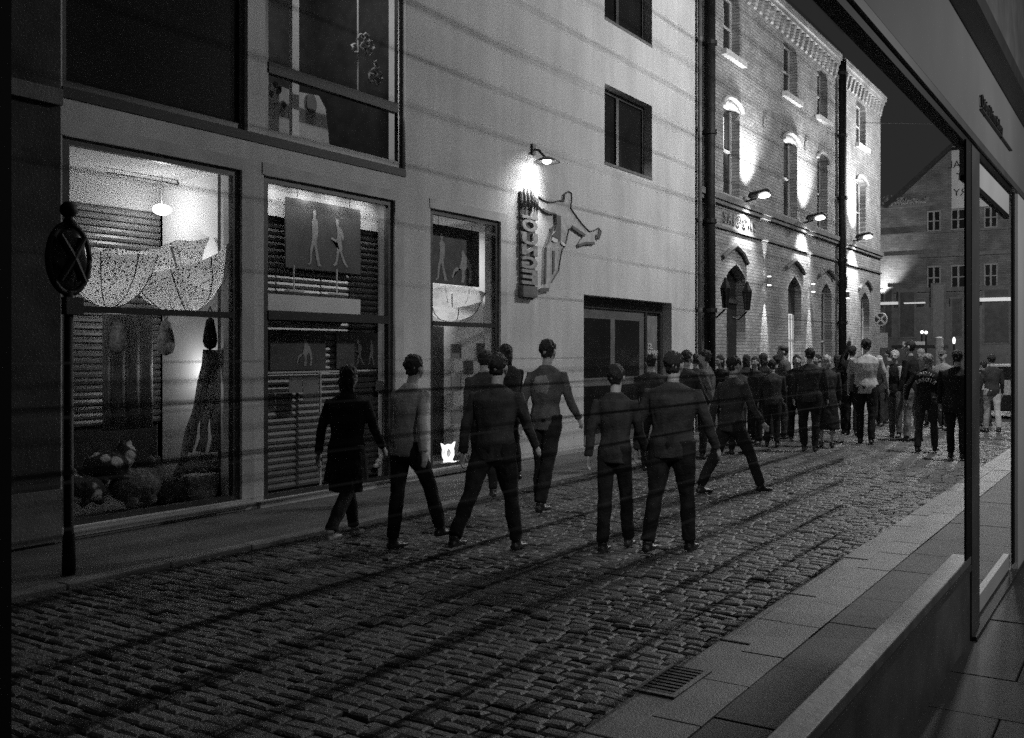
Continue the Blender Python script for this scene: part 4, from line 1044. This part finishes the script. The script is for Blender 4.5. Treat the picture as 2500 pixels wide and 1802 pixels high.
# hanging banner sign with the mirrored gallery name
hx1 = -1.19; hY = 9.4 * 1.0968
hx0 = hx1 - .46; 
def HB(u, v):
    r = (u - CX) / FPX; z = hY / (CT + r * ST); return z * (-ST + r * CT), H + z * (HZ - v) / FPX
hx0, hz0 = HB(2323, 510); hx1, hz1 = HB(2446, 355)
t = thing('hanging_sign', (hx1, hY, hz1), 'white hanging gallery sign with reversed lettering crossing the mullion', 'sign')
MB().box(hx0, hx1, hY, hY + .03, hz0, hz1).build('board', M['whitepaint'], t)
wS = hx1 - hx0
for i, wd in enumerate(('ORIGINAL', 'PRINT', 'GALLERY')):
    text('lettering', wd, .098, basis((hx0 + wS * (.97 if i != 1 else .72), hY - .003, hz1 - .17 - .12 * i - (.03 if i == 2 else 0)), (-1, 0, 0), (0, 0, 1)), M['board'], t, .002, spacing=1.02)
MB().tube([(hx0, hY + .015, hz1 + .02), (XG - .1, hY + .015, hz1 + .02)], .018, 8).build('bracket', M['black'], t)

# ------------------------------------------------------------------ oval street fitting at the left
pxo = XF + 1.25
oy, oz = pl(168, 632, pxo)
t = thing('oval_street_sign', (pxo, oy, .045), 'dark oval fitting with ball finial and hourglass panels at far left', 'street sign')
sc = 1.0
rr_ = [Vector((pxo + .0, oy + .165 * math.cos(k * math.pi / 16), oz + .26 * math.sin(k * math.pi / 16))) for k in range(33)]
MB().tube(rr_, .026, 8).build('ring', M['black'], t, smooth=True)
MB().ball((pxo, oy, oz), (.05, .155, .25), 24, 14).build('lens', M['darkglass'], t, smooth=True)
mb = MB()
for s_ in (1, -1): mb.tube([(pxo + .05, oy - .10 * s_, oz - .17), (pxo + .06, oy, oz), (pxo + .05, oy + .10 * s_, oz + .17)], [.02, .03, .02], 8)
mb.build('hourglass_bars', M['black'], t)
MB().tube([(pxo, oy, oz + .25), (pxo, oy, oz + .31), (pxo, oy, oz + .33)], [.06, .03, .045], 12).ball((pxo, oy, oz + .37), .065).build('finial', M['black'], t, smooth=True)
MB().box(pxo - .02, pxo + .05, oy - .05, oy + .09, oz - .42, oz - .29).build('plate', M['darkframe'], t)
MB().tube([(pxo, oy, .03), (pxo, oy, .3), (pxo, oy, .35), (pxo, oy, oz - .24)], [.05, .045, .035, .032], 12).build('post', M['black'], t, smooth=True)

# ------------------------------------------------------------------ people
def evalmesh(mb, vox, smooth_it=3, disp=0.0, dscale=.09, seed=0):
    me = bpy.data.meshes.new('m'); me.from_pydata(mb.v, [], mb.f)
    bm = bmesh.new(); bm.from_mesh(me); bmesh.ops.recalc_face_normals(bm, faces=bm.faces); bm.to_mesh(me); bm.free()
    o = bpy.data.objects.new('m', me)
    r = o.modifiers.new('r', 'REMESH'); r.mode = 'VOXEL'; r.voxel_size = vox
    s = o.modifiers.new('s', 'SMOOTH'); s.iterations = smooth_it; s.factor = .5
    out = evaluated_mesh(o)
    out.polygons.foreach_set('use_smooth', [True] * len(out.polygons))
    if disp:
        nor = [v.normal.copy() for v in out.vertices]; cos = []
        for v, nv in zip(out.vertices, nor):
            c = v.co
            d = noise.noise(Vector((c.x / dscale + seed, c.y / dscale, c.z / (dscale * 1.8)))) + .5 * noise.noise(Vector((c.x / dscale * 2.3, c.y / dscale * 2.3 + seed, c.z / dscale * 1.2)))
            cos.extend(c + nv * d * disp)
        out.vertices.foreach_set('co', cos)
    return out
def put(me, name, mats, parent, mtx):
    me.transform(mtx); me.name = name
    me.materials.clear()
    for m_ in (mats if isinstance(mats, (list, tuple)) else [mats]): me.materials.append(m_)
    o = bpy.data.objects.new(name, me); COL.objects.link(o)
    o.parent = parent
    if parent.type == 'EMPTY': o.matrix_parent_inverse = Matrix.Translation(parent.location).inverted()
    return o
def person(label, pos, height, heading, legs=((25, 8), (-18, 12)), arms=((-22, 8, 18), (22, 8, 15)), lean=3, turn=0,
           top='clothdark', bottom='clothblack', hair='hairdark', hairlen=0, shoes='shoe', sleeve=1.0, skirt=False, wide=1.0, longcoat=0,
           headdrop=0, fine=False, cap=False, group='people in the street', extra=None, seed=0):
    """heading: degrees counter-clockwise from +Y; legs/arms (swing, bend...) for left,right"""
    s = height / 1.75
    vox = .010 if fine else .016
    t = thing('person', (pos.x, pos.y, pos.z), label, 'person', group)
    mtx = Matrix.Translation(pos) @ Matrix.Rotation(R(heading), 4, 'Z') @ Matrix.Scale(s, 4)
    V_ = Vector
    def dn(a): return V_((0, math.sin(R(a)), -math.cos(R(a))))
    hipz = .0; J = {}
    th, sh = .44, .43
    lo = 0
    L = []
    for sx, (sw_, kb) in zip((-1, 1), legs):
        hp = V_((sx * .085 * wide, 0, 0)); kn = hp + dn(sw_) * th; an = kn + dn(sw_ - kb) * sh
        L.append([hp, kn, an, sw_ - kb]); lo = min(lo, an.z)
    hz_ = .085 - lo
    ln = R(lean)
    def up(z_, x_=0, y_=0): return V_((x_, math.sin(ln) * z_ + y_ * math.cos(ln), hz_ + math.cos(ln) * z_ - y_ * math.sin(ln)))
    for l in L:
        for k in range(3): l[k] = l[k] + V_((0, 0, hz_))
    shz, nk, hd = .50, .59, .72 - headdrop
    w_ = wide
    def torso(mb, inf, z0_=-.06, top_=.56):
        mb.tube([up(z0_), up(.04), up(.16), up(.30), up(.42), up(.49), up(min(.54, top_)), up(top_)],
                [((.155*w_+inf), (.105*w_+inf)), ((.165*w_+inf), (.115*w_+inf)), ((.14*w_+inf), (.10*w_+inf)), ((.165*w_+inf), (.115*w_+inf)), ((.185*w_+inf), (.115*w_+inf)), ((.175*w_+inf), (.095+inf)), ((.10+inf), (.075+inf)), ((.055+inf), (.055+inf))], 18, flat=(1, 0, 0))
    def leg(mb, l, inf, end=1.0):
        hp, kn, an, _ = l
        e = kn + (an - kn) * end
        mb.tube([hp + V_((0, 0, .06)), hp - V_((0, 0, .06)), (hp + kn) / 2, kn, kn + (an - kn) * .35, e], [.085*w_ + inf, .088*w_ + inf, .070*w_ + inf, .053 + inf, .054 + inf, .036 + inf * 1.6], 12)
    A = []
    for sx, (sw_, ab, eb) in zip((-1, 1), arms):
        sp_ = up(shz - .03, sx * .185 * w_)
        d1 = (Matrix.Rotation(R(-sx * ab), 3, 'Y') @ dn(sw_)); el = sp_ + d1 * .28
        d2 = (Matrix.Rotation(R(-sx * ab * .6), 3, 'Y') @ dn(sw_ + eb)); wr_ = el + d2 * .25
        A.append((sp_, el, wr_, d2, sx))
    def arm(mb, a_, inf, end=1.0):
        sp_, el, wr_, d2, sx = a_
        c = up(shz - .02, sx * .10 * w_)
        if end <= .5:
            e = sp_ + (el - sp_) * (end * 2); mb.tube([c, sp_, (sp_ + e) / 2, e], [.05 + inf, .055 + inf, .05 + inf, .046 + inf * 1.5], 10)
        else:
            e = el + (wr_ - el) * ((end - .5) * 2)
            mb.tube([c, sp_, (sp_ + el) / 2, el, (el + wr_) / 2, e], [.05 + inf, .055 + inf, .046 + inf, .038 + inf, .036 + inf, .026 + inf * 1.3], 10)
    # body: one continuous surface with head, hands and feet
    mb = MB(); torso(mb, -.012)
    for l in L: leg(mb, l, -.01)
    hy = .02
    hc = up(hd, 0, hy)
    mb.tube([up(.50), up(.58, 0, .0), hc - V_((0, 0, .04))], [.06, .052, .055], 12)
    tr = Matrix.Rotation(R(turn), 3, 'Z')
    def hv(x_, y_, z_): return hc + tr @ V_((x_, y_, z_))
    mb.ball(hv(0, -.012, .025), (.075, .092, .092), 20, 14)
    mb.tube([hv(0, .03, .03), hv(0, .035, -.04), hv(0, .03, -.095)], [(.066, .062), (.06, .058), (.032, .034)], 14, flat=(1, 0, 0))
    mb.tube([hv(0, .088, .02), hv(0, .112, -.022), hv(0, .092, -.032)], [.009, .015, .012], 8)
    for sx in (-1, 1): mb.ball(hv(sx * .078, -.005, -.005), (.012, .02, .032), 8, 6)
    mb.tube([hv(-.03, .082, .035), hv(0, .092, .036), hv(.03, .082, .035)], .010, 6)
    for a_ in A:
        arm(mb, a_, -.006)
        sp_, el, wr_, d2, sx = a_
        pm = wr_ + d2 * .085
        fw = V_((0, 1, 0)); side = V_((sx, 0, 0))
        mb.tube([wr_ - d2 * .01, wr_ + d2 * .04, pm], [(.026, .018), (.038, .016), (.038, .014)], 10, flat=fw)
        for q, ln_ in zip((-.028, -.010, .009, .026), (.060, .076, .082, .070)):
            b0 = pm + fw * q - d2 * .012; b1 = b0 + d2 * ln_ * .5 - side * .008; b2 = b0 + d2 * ln_ * .9 - side * .028
            mb.tube([b0, b1, b2], [.0095, .009, .0075], 7)
        tb = wr_ + d2 * .03 + fw * .03
        mb.tube([tb, tb + d2 * .03 + fw * .025 - side * .008, tb + d2 * .06 + fw * .03 - side * .02], [.012, .010, .008], 7)
    for l in L:
        an = l[2]; mb.tube([an, an + V_((0, .02, -.04)), an + V_((0, .12, -.055))], [.034, .036, .026], 10)
    me = evalmesh(mb, .0085 if fine else .013, 2)
    mi = []
    inv = tr.inverted()
    for p in me.polygons:
        c = inv @ (p.center - hc)
        e = c.y > .05 and ((abs(abs(c.x) - .030) < .013 and abs(c.z - .018) < .008) or (abs(c.x) < .024 and abs(c.z + .058) < .005))
        mi.append(1 if e else 0)
    o = put(me, 'body', [M['skin'], M['eye']], t, mtx)
    o.data.polygons.foreach_set('material_index', mi)
    # hair
    mb = MB(); mb.ball(hv(0, -.022, .042), (.086, .098, .090), 16, 12)
    if hairlen: mb.tube([hv(0, -.03, .04), hv(0, -.055, -.05), hv(0, -.05, -.09 - hairlen)], [(.088, .075), (.088, .06), (.07, .035)], 12, flat=tr @ V_((1, 0, 0)))
    else: mb.tube([hv(0, -.03, .04), hv(0, -.05, -.06)], [(.078, .07), (.055, .045)], 12, flat=tr @ V_((1, 0, 0)))
    put(evalmesh(mb, .010, 2, .015, .028, seed), 'hair', M[hair], t, mtx)
    if cap:
        mb = MB().ball(hv(0, -.015, .085), (.095, .108, .055), 16, 10); mb.tube([hv(0, .06, .07), hv(0, .15, .055)], [(.075, .012), (.05, .008)], 12, flat=tr @ V_((1, 0, 0)))
        put(evalmesh(mb, .012, 1), 'cap', M['clothmid'], t, mtx)
    # top
    mb = MB(); torso(mb, .012, -.10 - longcoat if not skirt else -.03, .57)
    for a_ in A: arm(mb, a_, .010, sleeve)
    if longcoat:
        mb.tube([up(.1), V_((0, 0, hz_ - .1)), V_((0, 0, hz_ - longcoat))], [(.16*w_, .12*w_), (.19*w_, .15*w_), (.22*w_, .19*w_)], 18, flat=(1, 0, 0))
    put(evalmesh(mb, vox, 2, .010, .10, seed), 'top', M[top], t, mtx)
    # trousers or skirt
    mb = MB()
    if skirt:
        mb.tube([up(.10), up(-.02), V_((0, 0, hz_ - .35)), V_((0, 0, hz_ - .35 - skirt))], [(.15*w_, .12*w_), (.18*w_, .14*w_), (.21*w_, .19*w_), (.23*w_, .22*w_)], 20, flat=(1, 0, 0))
        put(evalmesh(mb, vox, 2, .012, .08, seed), 'skirt', M[bottom], t, mtx)
    else:
        mb.tube([up(.09), up(.02), V_((0, 0, hz_ - .07))], [(.148*w_, .108*w_), (.172*w_, .122*w_), (.15*w_, .11*w_)], 18, flat=(1, 0, 0))
        for l in L: leg(mb, l, .014, .97)
        put(evalmesh(mb, vox, 2, .011, .09, seed + 9), 'trousers', M[bottom], t, mtx)
    for l in L:
        an = l[2]; b0 = an + V_((0, 0, .0)); 
        mb = MB().tube([an + V_((0, 0, .02)), an + V_((0, .005, -.035))], [.045, .046], 12)
        mb.tube([an + V_((0, -.06, -.055)), an + V_((0, .0, -.05)), an + V_((0, .1, -.055)), an + V_((0, .18, -.062))], [(.034, .028), (.042, .034), (.046, .028), (.032, .020)], 12, flat=(1, 0, 0))
        put(evalmesh(mb, .012, 1), 'shoe', M[shoes], t, mtx)
    if extra: extra(t, mtx, up, w_)
    return t
def hgt(u, vtop, vfeet): return (vfeet - vtop) / (vfeet - HZ) * H
WK = 'people walking away along the cobbles'
WALK = ((28, 10), (-20, 14))
def P(label, u, vf, vt, heading, **kw):
    pos = G(u, vf); pos.z = 0.0
    if pos.x < XK: pos.z = .025
    return person(label, pos, hgt(u, vt, vf), heading, **kw)
P('woman in dark coat and pale shoes walking past the shutter window', 846, 1322, 888, 12, legs=((24, 6), (-22, 22)), top='clothblack', bottom='clothblack', longcoat=.30, shoes='shoelight', hairlen=.10, fine=True, group=WK, seed=1, wide=1.08)
P('person in creased pale grey shirt striding past the pilaster', 992, 1340, 876, -8, legs=((-4, 4), (30, 12)), arms=((18, 14, 20), (-20, 12, 20)), top='clothlight', bottom='clothblack', fine=True, group=WK, seed=2, lean=7)
P('broad person in plain dark jacket with long stride, third of walkers', 1205, 1352, 866, 5, legs=((-32, 8), (18, 4)), top='clothdark', bottom='clothblack', fine=True, wide=1.15, group=WK, seed=3, lean=6)
def backpatch(t, mtx, up, w_):
    mb = MB().ball(up(.36, 0, -.075), (.12, .07, .13), 16, 10)
    put(evalmesh(mb, .014, 1, .012, .05, 4), 'back_print', M['clothgrey'], t, mtx)
P('tall dark person with pale patch on the back beside the doorway', 1332, 1250, 840, 0, legs=((4, 4), (-12, 10)), top='clothmid', bottom='clothblack', fine=True, group=WK, seed=4, extra=backpatch)
P('slight person in dark jacket in front of the building doorway', 1500, 1345, 900, 8, legs=((-6, 4), (16, 8)), top='clothdark', bottom='clothblack', fine=True, group=WK, seed=5, wide=.92)
P('heavy dark person nearest the road centre before the doorway', 1640, 1348, 868, 0, legs=((-16, 6), (12, 4)), arms=((-10, 16, 15), (14, 16, 15)), top='clothdark', bottom='clothblack', fine=True, wide=1.22, group=WK, seed=6)
P('man in dark clothes with widest stride left of the crowd', 1785, 1203, 860, -32, legs=((-24, 6), (30, 8)), top='clothdark', bottom='clothblack', fine=True, wide=1.12, group=WK, seed=7)
P('dark haired person by the right edge of the third window', 1238, 1175, 853, 60, legs=((6, 3), (-6, 5)), top='clothblack', bottom='clothblack', wide=1.1, group=WK, seed=8, hairlen=.06)
P('person in black half hidden behind the third walker', 1183, 1215, 866, 40, legs=((12, 3), (-10, 5)), top='clothdark', bottom='clothblack', group=WK, seed=9)
P('short haired person whose head shows just beyond the heavy walker', 1672, 1140, 862, -20, legs=((6, 3), (-6, 5)), top='clothdark', bottom='clothblack', group=WK, seed=10)
P('dark figure standing between doorway and brick corner', 1590, 1150, 872, 30, legs=((6, 3), (-6, 5)), top='clothdark', bottom='clothblack', wide=1.15, group=WK, seed=31)
P('dark figure standing in front of the black downpipe', 1728, 1120, 862, 100, legs=((6, 3), (-6, 5)), top='clothmid', bottom='clothblack', wide=1.1, group=WK, seed=32)
CR = 'people standing in the crowd'
ST_ = ((5, 3), (-5, 4))
AD = ((4, 8, 10), (6, 8, 12))
def C(label, u, vf, vt, heading, **kw):
    kw.setdefault('legs', ST_); kw.setdefault('arms', AD); kw.setdefault('group', CR)
    return P(label, u, vf, vt, heading, **kw)
C('woman with parted dark hair and pale face turned to camera', 1846, 1085, 876, 175, top='clothdark', bottom='clothblack', hairlen=.12, seed=11)
C('dark haired woman close behind the pale faced woman', 1866, 1072, 868, 60, top='clothblack', bottom='clothblack', hairlen=.12, seed=12)
C('man in flat cap and patterned mid grey jacket', 1918, 1072, 850, 120, top='clothmid', bottom='clothdark', cap=True, seed=13)
C('broad dark man seen from behind left of the curly blonde head', 1977, 1102, 856, 10, top='clothdark', bottom='clothblack', wide=1.2, seed=14)
C('curly pale haired person in dark skirt left of black downpipe', 2018, 1092, 873, 20, top='clothdark', bottom='clothblack', hair='hairlight', hairlen=.03, skirt=.25, seed=15, wide=1.1)
C('dark person between the flat cap and the pale faced woman', 1885, 1090, 884, 20, top='clothdark', bottom='clothblack', seed=16, wide=1.15)
C('dark person standing in the gap left of the pale faced woman', 1800, 1110, 880, 60, top='clothdark', bottom='clothblack', seed=17, wide=1.1)
C('black shirted person raising one hand with fingers up', 2080, 1062, 850, 10, top='clothblack', bottom='clothblack', arms=((150, 18, 20), (10, 30, 30)), seed=18, sleeve=1.0)
C('man in light t-shirt and wide dark trousers seen from behind', 2114, 1083, 833, 5, top='clothlight', bottom='clothblack', sleeve=.42, wide=1.18, fine=True, arms=((8, 14, 14), (8, 16, 14)), seed=19)
C('smiling pale haired man in open light jacket over black shirt', 2186, 1068, 861, 178, top='clothblack', bottom='clothmid', hair='hairlight', arms=((10, 18, 60), (10, 18, 60)), sleeve=1.0, fine=True, seed=20,
  extra=lambda t, mtx, up, w_: [put(evalmesh(MB().tube([up(.52, sx * .10, .05), up(.3, sx * .15, .07), up(.06, sx * .16, .06)], [(.05, .05), (.055, .07), (.05, .07)], 10), .014, 1, .01), 'open_jacket', M['clothlight'], t, mtx) for sx in (-1, 1)])
C('tall dark haired man in black top and pale trousers looking left', 2226, 1078, 838, 75, top='clothblack', bottom='clothgrey', fine=True, turn=20, seed=21)
for k, (u_, vf_, vt_, hd_, lb) in enumerate(((1700, 1098, 874, 40, 'dark person standing just behind the short haired walker'), (1762, 1080, 876, 150, 'dark person facing camera before the lantern doorway'), (1822, 1070, 874, 10, 'dark person standing far left of the pale faced woman'), (1900, 1064, 872, 70, 'dark person overlapping the flat-capped man at his left'), (1945, 1078, 872, 200, 'dark person between the flat cap and the broad dark back'), (2046, 1058, 872, 30, 'dark person right of the curly pale haired one'), (1998, 1068, 870, 160, 'dark person hidden between broad back and curly head'))):
    C(lb, u_, vf_, vt_, hd_, top=('clothdark', 'clothblack')[k % 2], bottom='clothblack', seed=40 + k, wide=1.15, hairlen=.05 * (k % 3))
def lettering(t, mtx, up, w_):
    # two arcs of blocky lettering across the shoulders
    for word, rad, zc, sz in (('NIGHT', .20, .30, .085), ('RIDERS', .24, .14, .095)):
        n = len(word)
        for i, ch in enumerate(word):
            a_ = (n - 1) / 2 - i
            an = a_ * sz * .78 / rad * .75
            x_ = -math.sin(-an) * 0 + math.sin(an) * rad; z_ = zc + math.cos(an) * rad - .06
            y_ = -.155 + abs(x_) * .28
            Mx = basis(up(z_, x_, y_), (math.cos(an), 0, -math.sin(an)), (math.sin(an), 0, math.cos(an)))
            # mirrored like the rest of the writing in the glass
            o = text('back_letter', ch, sz, mtx @ Matrix.Translation(up(z_, x_, y_)) @ Matrix.Rotation(an, 4, 'Y') @ Matrix.Rotation(R(90), 4, 'X') @ Matrix.Diagonal((-1, 1, 1, 1)), M['whitepaint'], t, .012, 'CENTER')
    put(evalmesh(MB().tube([up(.02), up(-.035)], [(.182, .132), (.182, .132)], 20, flat=(1, 0, 0)), .012, 0), 'white_hem', M['whitepaint'], t, mtx)
C('person in black jacket with arched white lettering across the back', 2262, 1104, 866, -4, top='clothblack', bottom='clothdark', fine=True, wide=1.12, legs=((-14, 4), (16, 6)), arms=((-14, 26, 40), (-6, 16, 20)), lean=9, hair='clothgrey', extra=lettering, seed=22)
C('broad man in all black beside the dark window mullion', 2336, 1120, 862, -4, top='clothblack', bottom='clothblack', fine=True, wide=1.28, longcoat=.1, seed=23)
C('child-sized pale face peering out right of light t-shirt', 2148, 1040, 873, 170, top='clothdark', bottom='clothdark', seed=24, hair='hairlight')
C('dark haired head behind the smiling man', 2174, 1035, 858, 60, top='clothdark', bottom='clothdark', seed=25)
C('curly grey haired person behind the lettered jacket', 2250, 1040, 856, 30, top='clothdark', bottom='clothmid', hair='clothgrey', hairlen=.04, seed=26)
C('person in pale hat between lettered jacket and broad man', 2303, 1050, 862, 170, top='clothgrey', bottom='clothdark', hair='hairlight', cap=True, seed=27)
C('person with one pale trouser leg seen through the door glass', 2422, 1057, 868, 20, top='clothdark', bottom='clothlight', legs=((14, 6), (-14, 8)), seed=28)
C('pale topped person left of the parked car', 2404, 1040, 886, 60, top='clothlight', bottom='clothdark', seed=29)

# ------------------------------------------------------------------ street lighting above the frame; nearest and farthest lanterns added as fill
for (x_, y_, z_, pw, lb) in ((-1.7, 19.0, 8.6, 1650, 'street lantern on a span wire above the cobbles'), (-2.4, 8.0, 8.4, 22, 'dim added street lantern on a span wire nearest the camera'), (-4.6, 34.0, 8.5, 1500, 'street lantern on a span wire above the crowd'), (-6.0, 50.0, 9.0, 1900, 'added street lantern farthest down the street, brightening the far house')):
    t = thing('street_lantern', (x_, y_, z_), lb, 'street lamp', 'street lanterns strung over the road')
    MB().tube([(x_, y_, z_ + .3), (x_, y_, z_ + .22), (x_, y_, z_ + .05)], [.05, .22, .28], 16).build('hood', M['metal'], t)
    MB().ball((x_, y_, z_ + .02), (.16, .16, .09)).build('globe', M['lens'], t, smooth=True)
    MB().tube([(XF, y_, z_ + .8), (x_, y_, z_ + .3), (XG, y_, z_ + .8)], .012, 6).build('span_wire', M['black'], t)
    lamp('POINT', 'street_light', (x_, y_, z_ - .15), pw, size=.22, parent=t)

t = thing('added_sign_spot', (XG - .1, hY - 1.1, ZL + .3), 'little added spotlight on the gallery front brightening its hanging sign', 'spotlight')  # lamp added to brighten the hanging sign's board
MB().tube([(XG - .11, hY - 1.1, ZL + .3), (XG - .2, hY - 1.1, ZL + .32)], .012, 8).tube([(XG - .2, hY - 1.15, ZL + .33), (XG - .22, hY - 1.04, ZL + .31)], [.03, .045], 12).build('body', M['black'], t)
lamp('SPOT', 'sign_light', (XG - .24, hY - 1.0, ZL + .3), 9, ((hx0 + hx1) / 2 - XG + .24, 1.0, (hz0 + hz1) / 2 - ZL - .3), size=.03, angle=70, blend=.6, parent=t)
t = thing('added_walker_flood', (XG, 4.3, 4.6), 'added floodlight on the gallery wall brightening the passing walkers', 'floodlight')  # unseen lamp added to brighten the walkers' backs
MB().box(XG - .11, XG - .25, 4.25, 4.35, 4.55, 4.65).tube([(XG - .25, 4.3, 4.6), (XG - .38, 4.36, 4.54)], [.05, .09], 14).build('body', M['black'], t)
lamp('SPOT', 'walker_light', (XG - .42, 4.4, 4.5), 300, (-3.7, 5.9, -3.5), size=.08, angle=60, blend=.9, parent=t)
wl = thing('wall_lamp', (1.9, 7.5, 3.8), 'wall lamp over the pavement beside the gallery front', 'lamp')
MB().tube([(2.3, 7.5, 3.9), (1.95, 7.5, 3.9)], .02, 8).tube([(1.9, 7.5, 3.92), (1.9, 7.5, 3.8)], [.06, .14], 14).build('hood', M['metal'], wl)
lamp('POINT', 'wall_light', (1.9, 7.5, 3.7), 120, size=.1, parent=wl)
bpy.data.scenes.remove(TMP)
